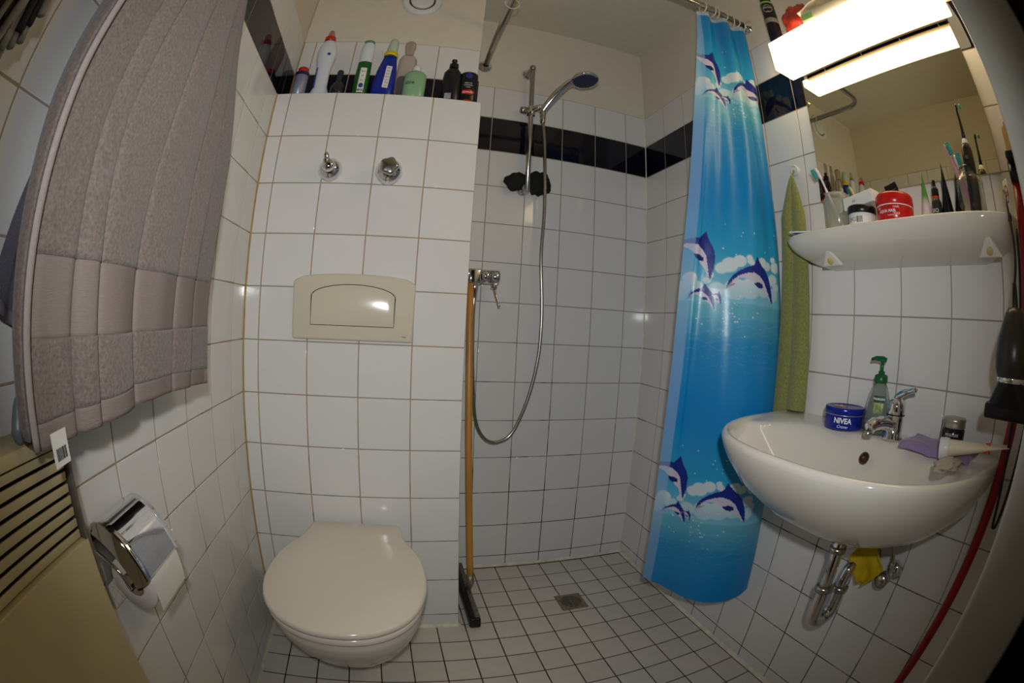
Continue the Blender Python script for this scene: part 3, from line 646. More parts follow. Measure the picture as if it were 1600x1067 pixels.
# plan outline of the lid: widths measured along y (0 = wall)
def _lid_curve():
    """one half of the lid outline (x >= 0) as a smooth curve from the back centre to the front centre"""
    P = [(0.0, 0.0), (0.06, 0.0), (0.108, -0.001), (0.128, -0.008), (0.134, -0.034), (0.141, -0.080), (0.153, -0.130), (0.175, -0.180), (0.191, -0.245), (0.198, -0.315), (0.194, -0.385), (0.175, -0.452), (0.140, -0.505), (0.092, -0.540), (0.045, -0.556), (0.0, -0.560)]
    S_ = spline([(x, y, 0) for x, y in P], 10); L_ = [0]
    for a_, b_ in zip(S_, S_[1:]): L_.append(L_[-1]+(b_-a_).length)
    return np.array(L_)/L_[-1], np.array([p.x for p in S_]), np.array([p.y for p in S_])
_LL, _LX, _LY = _lid_curve()
def outl(t, back=-0.03, inset=0.0):
    """t 0..1 round the outline, starting and ending at the back centre"""
    q = t*2 if t < 0.5 else (1-t)*2; sg = -1 if t < 0.5 else 1
    x = float(np.interp(q, _LL, _LX)); y = float(np.interp(q, _LL, _LY)); cy_ = -0.28
    kx = 1-inset/0.198; ky = 1-inset/0.28
    y = cy_+(y-cy_)*ky
    if y > -0.25: y = y+back*(y+0.25)/0.25
    return Vector((0.003+sg*x*kx, y, 0))
def slab(z0, z1, inset=0.0, back=-0.03, bev=0.006, dome=0.0, n=96):
    V = []; F = []
    rings = [(inset+bev, z0), (inset+bev*0.3, z0+bev*0.3), (inset, z0+bev), (inset, z1-bev), (inset+bev*0.3, z1-bev*0.3), (inset+bev, z1)]
    for ins, z in rings:
        for i in range(n):
            p = outl(i/(n-1), inset=ins, back=back); V.append(Vector((p.x, p.y, z)))
    for k in (0.7, 0.4, 0.15):
        for i in range(n):
            p = outl(i/(n-1), inset=inset+bev, back=back); c = Vector((0.003, -0.29, 0)); q = c.lerp(p, k); V.append(Vector((q.x, q.y, z1+dome*(1-k*k))))
    R_ = len(rings)+3
    for r in range(R_-1):
        for i in range(n): a = r*n+i; b = r*n+(i+1) % n; F.append((a, b, b+n, a+n))
    F.append(tuple((R_-1)*n+i for i in range(n))); F.append(tuple(range(n-1, -1, -1)))
    return V, F
seatm = mat('cream_seat', (224, 215, 198), 0.14, nscale=5, namt=0.02)
for nm_, g_ in (('lid', slab(0.408, 0.428, 0.0, -0.020, 0.007, 0.002)), ('seat', slab(0.386, 0.4065, 0.004, -0.035, 0.006))):
    o = obj(nm_, mv(mv(g_, (-0.003, 0.30, 0)), (0.006, -0.30, 0), rot('Z', -2.6)), seatm, to)
for s_ in (-1, 1): obj('hinge', mv(cyl(0.011, -0.02, 0.02, 18, 0.002, ax='X'), (0.003+s_*0.10, -0.032, 0.402)), white_plastic, to)
def bowl(u, v):
    prof = [(1.0, 0.385), (0.995, 0.365), (0.965, 0.335), (0.88, 0.285), (0.75, 0.225), (0.61, 0.170), (0.47, 0.122), (0.37, 0.098), (0.26, 0.084), (0.0, 0.080)]
    k = v*(len(prof)-1); i = min(int(k), len(prof)-2); q = k-i; s_ = prof[i][0]*(1-q)+prof[i+1][0]*q; z = prof[i][1]*(1-q)+prof[i+1][1]*q
    p = outl(u, inset=0.010, back=-0.001)
    c = Vector((0.003, -0.15-0.02*s_, 0)); r = c.lerp(p, s_)
    hb = min(1, max(0, (p.y+0.25)/0.25)); y = r.y*(1-hb)+p.y*hb if p.y > -0.25 else r.y
    xx = r.x if p.y < -0.2 else c.x+(p.x-c.x)*max(s_, 0.62 if v < 0.95 else s_)
    return Vector((xx, min(-0.001, y), z))
obj('bowl', grid(bowl, 97, 28), ceramic, to)
obj('bolt_cap', mv(cyl(0.010, 0, 0.012, 16, 0.003, ax='X'), (0.143, -0.10, 0.22)), white_plastic, to)

fpm = mat('ivory_plastic', (214, 205, 184), 0.14, nscale=6, namt=0.03)
fp = thing('flush_plate', 'ivory flush plate with an arched button on the tiled boxing', 'flush plate', (0.327, 0, 1.048))
W2 = 0.1715
out = [(-W2, -0.086), (W2, -0.086), (W2+0.003, 0.072)]+[((W2-0.012)*math.cos(a), 0.080+0.016*math.sin(a)) for a in [PI*i/16 for i in range(1, 16)]]+[(-W2-0.003, 0.072)]
obj('plate', prism(out, -0.013, 0, 0.006), fpm, fp)
bt = [(-0.117, -0.046), (0.117, -0.046), (0.119, 0.032)]+[(0.119*math.cos(a), 0.032+0.034*math.sin(a)) for a in [PI*i/20 for i in range(1, 20)]]+[(-0.119, 0.032)]
def scale_ol(o, k, dz=0): return [(x*k[0], z*k[1]+dz) for x, z in o]
obj('button_gap', prism(scale_ol(bt, (1.012, 1.02)), -0.0134, -0.010), mat('gap_shadow', (60, 52, 36), 0.6, nscale=20, namt=0.1), fp, smooth=False)
def button_geo():
    n = 24; V = []; F = []
    def top(x): 
        t = max(-1, min(1, x/0.119)); return 0.032+0.034*math.sqrt(max(0, 1-t*t))
    for j in range(13):
        for i in range(n+1):
            x = -0.117+0.234*i/n; zt = top(x)-0.001; z = -0.045+(zt+0.045)*j/12
            e = min(1, min(x+0.117, 0.117-x, z+0.0452, zt-z+0.0002)/0.006); V.append(Vector((x, -0.0136-0.0045*math.sin(PI*j/12)**0.8*(1-(x/0.117)**2*0.35)-0.001*max(0, e), z)))
    for j in range(12):
        for i in range(n): a = j*(n+1)+i; F.append((a, a+1, a+n+2, a+n+1))
    return V, F
obj('flush_button', button_geo(), fpm, fp)
obj('brand_mark', face(textgeo('viega', 0.007), (0.147, -0.0136, -0.070), (1, 0, 0), (0, 0, 1)), mat('grey_ink', (90, 90, 92), 0.5, nscale=60, namt=0.05), fp, smooth=False)

def rosette(r): return lathe([(r, -0.0005), (r, -0.004), (r*0.97, -0.010), (r*0.88, -0.018), (r*0.74, -0.025), (r*0.58, -0.030), (r*0.48, -0.033), (0, -0.034)], 36, ax='Y')
k1 = thing('stop_valve', 'left chrome stop valve with a winged lever above the flush plate', 'valve', (0.222, 0, 1.443))
obj('rosette', rosette(0.036), chrome, k1); obj('spindle', lathe([(0.017, -0.033), (0.019, -0.04), (0.018, -0.056), (0.012, -0.062), (0, -0.063)], 24, ax='Y'), chrome, k1)
lv = obj('wing_lever', tube(spline([(0.006, -0.046, -0.010), (-0.002, -0.052, 0.006), (-0.006, -0.056, 0.022), (-0.009, -0.058, 0.036)], 5), [0.017]*4+[0.014]*5+[0.009]*5+[0.005]*2, 12, flat=0.6), chrome, k1)
k2 = thing('stop_valve', 'right chrome stop valve with a lobed round knob above the flush plate', 'valve', (0.396, 0, 1.443))
obj('rosette', rosette(0.040), chrome, k2)
def lobed():
    V = []; F = []; n = 48; prof = [(0.0, -0.028), (0.020, -0.029), (0.024, -0.034), (0.026, -0.050), (0.024, -0.056), (0.017, -0.058), (0, -0.0585)]
    for r, y in prof:
        for i in range(n):
            a = 2*PI*i/n; rr = r*(1+0.08*math.cos(5*a)); V.append(Vector((rr*math.cos(a), y, rr*math.sin(a)+0.003)))
    for k in range(len(prof)-1):
        for i in range(n): a = k*n+i; b = k*n+(i+1) % n; F.append((a, b, b+n, a+n))
    return V, F
obj('lobed_knob', lobed(), chrome_dull, k2)

# air valve high on the wall
av = thing('exhaust_valve', 'round white ventilation valve high above the bottle ledge', 'air vent', (0.405, LY, 2.225))
obj('outer_ring', lathe([(0.075, 0), (0.075, -0.006), (0.070, -0.011), (0.056, -0.014), (0.050, -0.010), (0.049, -0.001)], 48, ax='Y'), white_plastic, av)
obj('inner_disc', lathe([(0.0, -0.020), (0.035, -0.019), (0.043, -0.014), (0.0445, -0.008), (0.043, -0.003), (0, -0.002)], 48, ax='Y'), white_plastic, av)
obj('dark_gap', lathe([(0.0505, -0.003), (0.040, -0.002)], 48, ax='Y'), black_plastic, av)

# ---------------------------------------------------------------- bottles on the ledge
LZ = TOP+0.0003
whiteb = mat('white_bottle', (222, 226, 232), 0.25, nscale=10, namt=0.03)
def bottle(name, label, x, y, prof, m, sx=1, sy=1, tilt=(0, 0), cat='bottle', rz=0):
    t = thing(name, label, cat, (x, y, LZ), (math.radians(tilt[0]), math.radians(tilt[1]), rz)); obj('bottle_body', lathe(prof, 32, sx, sy), m, t); return t
def cap(t, prof, m, name='cap', **k): return obj(name, lathe(prof, 28, **k), m, t)
redc = mat('red_cap', (206, 36, 26), 0.3, nscale=20, namt=0.05)
t = bottle('foam_can', 'short grey can with a red cap in the left corner of the ledge', 0.060, 0.032, [(0, 0), (0.021, 0), (0.0235, 0.002), (0.0235, 0.085), (0.022, 0.090), (0.021, 0.091)], mat('grey_can', (150, 152, 172), 0.35, 0.3, nscale=20, namt=0.1), cat='spray can')
obj('rim_band', lathe([(0.0237, 0.078), (0.0242, 0.08), (0.0242, 0.091), (0.021, 0.092)], 32), mat('navy_band', (30, 34, 90), 0.3, nscale=20, namt=0.05), t)
cap(t, [(0.017, 0.092), (0.018, 0.093), (0.018, 0.109), (0.0155, 0.112), (0, 0.112)], redc)
t = bottle('cleaner_bottle', 'tall white cleaner bottle with a red and clear spout cap', 0.128, 0.052, [(0, 0), (0.030, 0), (0.033, 0.004), (0.0325, 0.02), (0.024, 0.045), (0.0235, 0.11), (0.033, 0.165), (0.034, 0.19), (0.029, 0.215), (0.019, 0.235), (0.018, 0.238)], whiteb, sx=1.0, sy=0.62, tilt=(0, -2))
cap(t, [(0.0185, 0.238), (0.0195, 0.240), (0.0195, 0.253), (0.018, 0.255), (0.012, 0.256)], redc)
cap(t, [(0.013, 0.256), (0.012, 0.272), (0.009, 0.283), (0, 0.284)], mat('clear_pink', (225, 170, 165), 0.15, trans=0.7, nscale=20, namt=0.02), 'nozzle')
obj('blue_print', [wrap2(patch(0.018, 0.10), 0.0245, 1.0, math.radians(205), 0.09)][0], mat('blue_label', (50, 90, 180), 0.4, nscale=60, namt=0.6), t, smooth=False).scale = (1.03, 0.66, 1)
obj('blue_drop', wrap2(lathe([(0, 0), (0.006, 0), (0, 0)], 14), 0.031, 1, math.radians(-70), 0.172), mat('drop_blue', (40, 110, 190), 0.4, nscale=60, namt=0.2), t, smooth=False).scale = (1.06, 0.68, 1)
t = thing('shaving_brush', 'small dark shaving brush standing bristles up', 'brush', (0.190, 0.030, LZ))
obj('handle', lathe([(0, 0), (0.020, 0), (0.0225, 0.004), (0.0225, 0.030), (0.017, 0.044), (0.009, 0.055), (0.008, 0.060)], 28), mat('smoky_handle', (52, 54, 60), 0.15, trans=0.3, nscale=20, namt=0.2), t)
obj('brush_tip', lathe([(0.008, 0.060), (0.009, 0.075), (0.011, 0.092), (0.009, 0.098), (0, 0.099)], 20), mat('dark_bristle', (34, 52, 54), 0.7, nscale=200, namt=0.3), t)
t = bottle('cleaner_bottle', 'green and white cleaner bottle with a long white trigger neck', 0.262, 0.040, [(0, 0), (0.026, 0), (0.028, 0.003), (0.0285, 0.09), (0.0265, 0.135), (0.0262, 0.137)], mat('green_bottle', (22, 96, 30), 0.3, nscale=14, namt=0.05), sx=0.85, sy=0.6)
obj('white_top', lathe([(0.0266, 0.1372), (0.0268, 0.14), (0.026, 0.19), (0.023, 0.215), (0.017, 0.222)], 32, 0.85, 0.6), whiteb, t)
cap(t, [(0.018, 0.222), (0.020, 0.224), (0.020, 0.228), (0.012, 0.233), (0, 0.234)], mat('green_cap', (90, 150, 96), 0.4, nscale=30, namt=0.05), sx=0.9, sy=0.7)
obj('label', wrap2(patch(0.025, 0.095), 0.0292, 0.86, math.radians(-84), 0.062), label_white, t, smooth=False).scale = (1, 0.62, 1)
for tx in (wrap2(textgeo('AJAX', 0.008), 0.0296, 0.86, math.radians(-84), 0.095), wrap2(textgeo('M', 0.010), 0.0296, 0.86, math.radians(-84), 0.077), wrap2(textgeo('bio', 0.009), 0.0296, 0.86, math.radians(-84), 0.06), wrap2(textgeo('ERTA', 0.010, bold=0.0004), 0.0296, 0.86, math.radians(-84), 0.022)):
    obj('label_text', tx, ink, t, smooth=False).scale = (1.005, 0.63, 1)
obj('blue_seal', wrap2(lathe([(0, 0), (0.009, 0)], 18), 0.0299, 0.86, math.radians(-84), 0.040), MATS['blue_label'], t, smooth=False).scale = (1.006, 0.63, 1)
t = bottle('toilet_cleaner', 'blue duck-necked cleaner bottle with a yellow collar and pale cap', 0.332, 0.045, [(0, 0), (0.036, 0), (0.039, 0.004), (0.039, 0.06), (0.034, 0.11), (0.026, 0.15), (0.022, 0.168), (0.0215, 0.17)], mat('blue_bottle', (20, 44, 150), 0.25, nscale=10, namt=0.04), sx=0.95, sy=0.55, tilt=(0, 3))
cap(t, [(0.0225, 0.168), (0.024, 0.172), (0.0235, 0.182), (0.020, 0.186)], mat('yellow_collar', (220, 196, 30), 0.35, nscale=20, namt=0.03), 'collar')
cap(t, [(0.018, 0.186), (0.0175, 0.21), (0.015, 0.236), (0.011, 0.244), (0, 0.246)], mat('pale_cap', (186, 205, 180), 0.35, nscale=20, namt=0.03))
obj('label', wrap2(patch(0.020, 0.085), 0.0385, 0.96, math.radians(-78), 0.078), label_white, t, smooth=False).scale = (0.99, 0.60, 1)
for k in range(7): obj('label_text', wrap2(textgeo(['WC', 'Gel', 'kalk', 'frisch', 'rein', '750', 'ml'][k], 0.008), 0.0392, 0.96, math.radians(-78), 0.112-k*0.0115), mat('blue_ink', (40, 60, 140), 0.5, nscale=50, namt=0.1), t, smooth=False).scale = (0.992, 0.605, 1)
smoke = mat('smoky_bottle', (228, 218, 214), 0.08, trans=0.9, ior=1.25, nscale=20, namt=0.1)
t = bottle('shampoo_bottle', 'clear smoky bottle with a rounded transparent cap', 0.400, 0.055, [(0, 0), (0.027, 0), (0.030, 0.004), (0.031, 0.12), (0.030, 0.165), (0.022, 0.182), (0.016, 0.186)], smoke, sx=1, sy=0.65)
cap(t, [(0.014, 0.186), (0.015, 0.20), (0.016, 0.21), (0.019, 0.222), (0.018, 0.238), (0.009, 0.246), (0, 0.247)], mat('clear_cap', (206, 190, 176), 0.2, trans=0.6, nscale=20, namt=0.03))
t = bottle('shower_gel', 'green shower gel bottle with a white cap', 0.434, 0.022, [(0, 0), (0.031, 0), (0.034, 0.004), (0.035, 0.06), (0.034, 0.088), (0.024, 0.098), (0.016, 0.100)], mat('green_gel', (160, 204, 158), 0.2, trans=0.25, nscale=12, namt=0.05), sx=1, sy=0.6)
cap(t, [(0.014, 0.100), (0.0145, 0.112), (0.0125, 0.120), (0.008, 0.126), (0, 0.127)], white_plastic)
obj('label_text', wrap2(textgeo('aloe', 0.02, bold=0.0003), 0.0356, 1, math.radians(-118), 0.05), mat('dark_green_ink', (16, 80, 60), 0.5, nscale=50, namt=0.1), t, smooth=False).scale = (1.0, 0.62, 1)
blk = mat('black_bottle', (26, 28, 28), 0.25, nscale=12, namt=0.1)
t = bottle('shampoo_bottle', 'matt black pump bottle near the right end of the ledge', 0.552, 0.040, [(0, 0), (0.029, 0), (0.031, 0.003), (0.031, 0.095), (0.029, 0.118), (0.019, 0.134), (0.0135, 0.140)], blk, sx=1, sy=0.7)
cap(t, [(0.014, 0.140), (0.015, 0.142), (0.015, 0.156), (0.008, 0.158), (0.006, 0.168), (0.009, 0.169), (0.009, 0.175), (0, 0.176)], black_plastic, 'pump')
obj('label', wrap2(patch(0.022, 0.022), 0.0314, 1, math.radians(-112), 0.02), mat('silver_label', (160, 164, 170), 0.4, nscale=80, namt=0.3), t, smooth=False).scale = (1, 0.71, 1)
t = thing('shampoo_bottle', 'black bottle standing on a red cap with a red oval logo', 'bottle', (0.606, 0.035, LZ))
cap(t, [(0, 0), (0.020, 0), (0.022, 0.002), (0.022, 0.012), (0.021, 0.013)], redc, sx=1, sy=0.8)
obj('bottle_body', lathe([(0.024, 0.013), (0.026, 0.016), (0.028, 0.10), (0.0275, 0.118), (0.022, 0.124), (0, 0.125)], 32, 1, 0.62), blk, t)
rg = [Vector((0.022*math.cos(a)*(1+0.10*math.cos(5*a)), 0.0095*math.sin(a)*(1+0.12*math.cos(5*a)), 0)) for a in [2*PI*i/40 for i in range(40)]]+[Vector((0, 0, 0))]
obj('logo_oval', wrap2((rg, [(i, (i+1) % 40, 40) for i in range(40)]), 0.0285, 1, math.radians(-98), 0.042), mat('logo_red', (200, 30, 28), 0.4, nscale=30, namt=0.05), t, smooth=False).scale = (1, 0.66, 1)
for s_, h_, z_ in (('speedy', 0.0125, 0.042), ('KERATIN', 0.006, 0.076), ('INTENSIVE', 0.006, 0.068), ('CARE', 0.006, 0.060)):
    obj('label_text', wrap2(textgeo(s_, h_), 0.0290, 1, math.radians(-98), z_), ink_white, t, smooth=False).scale = (1, 0.67, 1)
obj('blue_crest', wrap2(lathe([(0, 0), (0.011, 0)], 18), 0.0287, 1, math.radians(-98), 0.105), mat('crest_blue', (40, 54, 130), 0.3, nscale=60, namt=0.3), t, smooth=False).scale = (1, 0.66, 1)
t = thing('black_box', 'upright flat black pack behind the logo bottle at the ledge end', 'box', (0.628, 0.078, LZ))
obj('pack', box(-0.014, 0.014, -0.012, 0.012, 0, 0.118, 0.002), mat('black_card', (20, 20, 22), 0.5, nscale=20, namt=0.1), t)

# ---------------------------------------------------------------- shower
rb = thing('riser_rail', 'chrome vertical shower rail on the tiled back wall', 'shower rail', (0.905, YD, 1.55))
obj('rail', cyl(0.0105, -0.02, 0.555, 20, 0.003), chrome_dull, rb, loc=(0, -0.052, 0))
for zz in (0.0, 0.545):
    b_ = obj('wall_bracket', join(mv(lathe([(0, -0.001), (0.026, -0.001), (0.027, -0.005), (0.022, -0.012), (0.012, -0.016), (0.011, -0.05), (0, -0.05)], 28, ax='Y'), (-0.006, 0, 0))), chrome, rb, loc=(0, 0, zz))
obj('end_cap', cyl(0.0135, 0.545, 0.568, 20, 0.004), chrome_dull, rb, loc=(0, -0.052, 0))
sl = obj('slider', join(mv(cyl(0.018, -0.022, 0.022, 24, 0.003), (0, -0.052, 0.335))), chrome, rb)
obj('holder_arm', join(tube([(0.0, -0.055, 0.335), (0.025, -0.07, 0.350), (0.040, -0.078, 0.352)], [0.014, 0.013, 0.014], 16)), chrome, sl)
obj('slider_knob', mv(lathe([(0, -0.045), (0.013, -0.044), (0.015, -0.035), (0.015, -0.018), (0, -0.017)], 20, ax='X'), (0.0, -0.052, 0.335)), chrome_dull, sl)

hs = thing('hand_shower', 'chrome hand shower with a blue-grey spray face in the rail holder', 'shower head', (0.948, 0.330, 1.885))
B0 = Vector((0, 0, 0.0)); H1 = Vector((0.075, -0.080, 0.110)); DC = Vector((0.133, -0.112, 0.128))
hp = spline([(-0.006, 0.006, -0.012), (0.012, -0.012, 0.022), (0.045, -0.048, 0.075), (0.078, -0.080, 0.112), (0.098, -0.098, 0.128)], 6)
obj('shower_handle', tube(hp, [0.012+0.0045*math.sin(PI*i/(len(hp)-1))*1.4-0.002*(i/(len(hp)-1)) for i in range(len(hp))], 18), chrome, hs)
nrm = Vector((0.10, -0.14, -0.985)).normalized(); q = nrm.to_track_quat('Z', 'Y').to_matrix()
hd = obj('spray_head', mv(lathe([(0, -0.022), (0.020, -0.021), (0.040, -0.014), (0.054, -0.004), (0.0575, 0.004), (0.055, 0.009), (0.050, 0.0095)], 44), DC, q), chrome, hs)
obj('spray_face', mv(lathe([(0.0505, 0.008), (0.048, 0.0105), (0.030, 0.012), (0, 0.0125)], 44), DC, q), mat('spray_face', (52, 62, 92), 0.35, nscale=60, namt=0.2), hd)
nz_ = ([], [])
for r_, n_ in ((0.042, 22), (0.033, 16), (0.022, 10), (0.011, 6)):
    for i in range(n_):
        a = 2*PI*i/n_; nz_ = join(nz_, mv(cyl(0.0017, 0.010, 0.0140, 6, 0.0003), DC+q @ Vector((r_*math.cos(a), r_*math.sin(a), 0)), q))
o = obj('nozzles', nz_, mat('nozzle_dark', (24, 26, 40), 0.5, nscale=60, namt=0.1), hd); o['kind'] = 'stuff'
obj('mode_tab', mv(cyl(0.006, -0.002, 0.012, 12), DC+q @ Vector((0.0, 0, 0))+Vector((-0.045, 0.020, -0.02)), q), chrome, hs)
obj('hose_cone', lathe([(0.0085, -0.055), (0.010, -0.052), (0.0125, -0.02), (0.0135, 0.0), (0.012, 0.004)], 20), chrome_dull, hs, loc=(0, 0.0, -0.004))

hose_m = mat('hose_steel', (176, 172, 164), 0.25, 1.0, nscale=40, namt=0.08)
HP = [(0.948, 0.330, 1.83), (0.958, 0.334, 1.75), (0.968, 0.34, 1.60), (0.974, 0.348, 1.45), (0.970, 0.350, 1.285), (0.982, 0.352, 1.12), (0.985, 0.352, 1.02), (0.979, 0.352, 0.902), (0.950, 0.352, 0.758), (0.896, 0.352, 0.622), (0.836, 0.350, 0.584), (0.786, 0.346, 0.602), (0.752, 0.343, 0.670), (0.737, 0.340, 0.80), (0.728, 0.337, 0.93), (0.724, 0.333, 1.035), (0.724, 0.330, 1.125)]
sp_ = spline(HP, 40)
# resample evenly
cum = [0]
for a_, b_ in zip(sp_, sp_[1:]): cum.append(cum[-1]+(b_-a_).length)
nh = int(cum[-1]/0.0028); res = []; k = 0
for i in range(nh):
    t_ = cum[-1]*i/(nh-1)
    while k < len(cum)-2 and cum[k+1] < t_: k += 1
    res.append(sp_[k].lerp(sp_[k+1], (t_-cum[k])/max(1e-9, cum[k+1]-cum[k])))
o = obj('shower_hose', tube([p-Vector(HP[0]) for p in res], [0.0072 if i % 2 else 0.0062 for i in range(nh)], 10), hose_m, None, loc=HP[0])
tag(o, 'ribbed steel shower hose looping down from the hand shower to the mixer', 'hose')

mx_ = thing('shower_mixer', 'chrome single-lever shower mixer at the side of the tiled boxing', 'tap', (XE, 0.330, 1.190))
obj('wall_flange', lathe([(0, 0.001), (0.032, 0.001), (0.033, 0.005), (0.026, 0.012)], 28, ax='X'), chrome, mx_)
obj('mixer_body', lathe([(0.021, 0.01), (0.026, 0.014), (0.0265, 0.050), (0.024, 0.056)], 8, ax='X'), chrome, mx_)
obj('body_block', box(0.05, 0.096, -0.024, 0.024, -0.030, 0.024, 0.007), chrome, mx_)
obj('cartridge_ring', lathe([(0.0225, 0.097), (0.0255, 0.099), (0.0255, 0.126), (0.0235, 0.128)], 32, ax='X'), chrome, mx_)
obj('lever_cap', lathe([(0.0225, 0.129), (0.0262, 0.131), (0.0262, 0.158), (0.024, 0.162), (0, 0.163)], 32, ax='X'), chrome, mx_)
obj('lever', join(box(0.134, 0.156, -0.014, 0.010, -0.042, -0.022, 0.004), tube([(0.146, -0.004, -0.038), (0.152, -0.010, -0.066), (0.162, -0.018, -0.098), (0.164, -0.020, -0.106)], [0.0055, 0.0042, 0.0042, 0.005], 12)), chrome, mx_)
obj('hose_outlet', lathe([(0.012, -0.028), (0.013, -0.034), (0.013, -0.052), (0.0105, -0.056), (0.0095, -0.078), (0.008, -0.080)], 20), chrome, mx_, loc=(0.077, 0, 0))

def blob(name, parent, loc, sx, sy, sz, m, seed, amp=0.3):
    def f(u, v):
        a = 2*PI*u; b = PI*(v-0.5); d = Vector((math.cos(a)*math.cos(b), math.sin(a)*math.cos(b), math.sin(b)))
        r = 1+amp*noise.noise(d*1.8+Vector((seed, 0, 0)))+amp*0.5*abs(noise.noise(d*5+Vector((seed, 5, 0))))
        return Vector((d.x*r*sx, d.y*r*sy, d.z*r*sz))
    return obj(name, grid(f, 48, 24, True), m, parent, loc=loc)
bk = mat('black_cloth', (20, 22, 20), 0.85, nscale=220, nbump=0.4, namt=0.2)
bg = thing('wash_mitt', 'black wash mitt draped behind the lower end of the shower rail', 'cloth', (0.915, 0.378, 1.575))
blob('left_lobe', bg, (-0.046, 0.0, -0.002), 0.054, 0.020, 0.034, bk, 3); blob('right_lobe', bg, (0.044, 0.0, 0.004), 0.046, 0.021, 0.048, bk, 9)
blob('middle_fold', bg, (0, 0.006, 0.006), 0.03, 0.012, 0.022, bk, 5)

steel = mat('brushed_steel', (150, 142, 124), 0.45, 0.7, nscale=60, namt=0.2)
dn_ = thing('floor_drain', 'square steel floor drain with a round slotted grate', 'drain', (1.084, 0.068, 0.0004))
obj('drain_frame', join(*[box(*b, 0.0, 0.0035, 0.0006) for b in ((-0.051, 0.051, -0.051, -0.040), (-0.051, 0.051, 0.040, 0.051), (-0.051, -0.040, -0.040, 0.040), (0.040, 0.051, -0.040, 0.040))]), steel, dn_)
obj('drain_well', box(-0.040, 0.040, -0.040, 0.040, 0.0, 0.0006), mat('drain_dark', (10, 9, 8), 0.8, nscale=20, namt=0.1), dn_, smooth=False)
for i in range(8):
    y_ = -0.0385+i*0.011; w_ = math.sqrt(max(0.0001, 0.039**2-y_*y_))
    b_ = obj('grate_bar', box(-0.040, 0.040, -0.003, 0.003, 0.0007, 0.0030, 0.0005), steel, dn_, loc=(0, y_, 0)); b_.rotation_euler = (0, 0, 0)
for i in range(2): obj('grate_bar', box(-0.002, 0.002, -0.040, 0.040, 0.0031, 0.0034), steel, dn_, loc=(0.0, 0, 0.0001*i)) if i == 0 else None
for sx_ in (-1, 1):
    for sy_ in (-1, 1):
        obj('corner_plate', ([Vector((sx_*0.040, sy_*0.040, 0.0032)), Vector((sx_*0.012, sy_*0.040, 0.0032)), Vector((sx_*0.028, sy_*0.028, 0.0032)), Vector((sx_*0.040, sy_*0.012, 0.0032))], [(0, 1, 2, 3)]), steel, dn_, smooth=False)

# squeegee leaning in the corner
wood = mat('varnished_wood', (196, 140, 66), 0.35, nscale=26, namt=0.25, nstretch=(1, 1, 0.12))
sq = thing('floor_squeegee', 'floor squeegee with a long wooden handle leaning beside the tiled boxing', 'squeegee', (0.700, 0.165, 0.0))
top = Vector((0.004, 0.135, 1.158)); bot = Vector((0.015, -0.006, 0.085))
obj('broomstick', tube([bot.lerp(top, i/12) for i in range(13)], [0.0125]*12+[0.011], 16), wood, sq)
obj('socket', tube([Vector((0.008, 0.0, 0.048)), bot, bot.lerp(top, 0.03)], [0.010, 0.0145, 0.0145], 16), steel, sq)
obj('metal_channel', join(box(0.0, 0.018, -0.185, 0.205, 0.028, 0.050, 0.003)), mat('worn_channel', (128, 122, 110), 0.45, 0.6, nscale=70, namt=0.4), sq)
obj('rubber_blade', box(-0.020, 0.0065, -0.192, 0.212, 0.004, 0.046, 0.004), black_plastic, sq)
obj('end_cap', box(-0.018, 0.019, -0.196, -0.182, 0.0035, 0.046, 0.006), black_plastic, sq)

# curtain rod, rings and curtain
RZ = 2.104; CYY = -0.362
rod = thing('curtain_rod', 'chrome L-shaped shower curtain rod below the ceiling', 'curtain rod', (0.70, CYY, RZ))
rp = [Vector((0.712, YD-0.004, RZ)), Vector((0.706, 0.2, RZ)), Vector((0.700, -0.27, RZ))]+[Vector((0.70+0.08-0.08*math.cos(a), -0.282-0.08*math.sin(a), RZ)) for a in [PI/2*i/10 for i in range(1, 11)]]+[Vector((0.9, CYY, RZ)), Vector((1.2, CYY, RZ)), Vector((XR-0.004, CYY, RZ))]
obj('rod_tube', tube([p-Vector((0.70, CYY, RZ)) for p in rp], 0.0115, 18), chrome_dull, rod)
obj('wall_flange', lathe([(0, -0.001), (0.030, -0.001), (0.030, -0.004), (0.022, -0.010), (0.014, -0.016), (0.013, -0.02)], 28, ax='Y'), chrome, rod, loc=(0.012, YD-CYY, 0))
obj('wall_flange', lathe([(0, -0.001), (0.030, -0.001), (0.030, -0.004), (0.022, -0.010), (0.014, -0.016), (0.013, -0.02)], 28, ax='X'), chrome, rod, loc=(XR-0.70, 0, 0))
def ring_geo(r=0.021):
    P = [Vector((0, r*math.cos(a), r*math.sin(a))) for a in [2*PI*i/28 for i in range(28)]]
    V, F = tube(P, 0.0022, 8, cap=False); n = 8; F += [(27*n+k, 27*n+(k+1) % n, (k+1) % n, k) for k in range(n)]; return V, F
ringm = mat('ring_plastic', (205, 196, 176), 0.35, nscale=20, namt=0.03)
rg_g = 'curtain rings bunched at the right end of the rod'
r0 = obj('curtain_ring', ring_geo(), ringm, None, loc=(1.262, CYY, RZ-0.0105))
tag(r0, 'white plastic curtain ring bunched with the others above the dolphin curtain', 'curtain ring', rg_g)
r0['label'] = 'first white curtain ring from the left on the bunched dolphin curtain'
for xx, w_ in ((1.300, 'second'), (1.318, 'third'), (1.345, 'fourth'), (1.392, 'fifth'), (1.402, 'sixth'), (1.436, 'last')):
    c_ = r0.copy(); COL.objects.link(c_); c_.location.x = xx; c_.rotation_euler = (0, 0, random.uniform(-0.5, 0.5))
    c_['label'] = w_+' white curtain ring from the left on the bunched dolphin curtain' if w_ != 'last' else 'white curtain ring nearest the wall flange above the dolphin curtain'
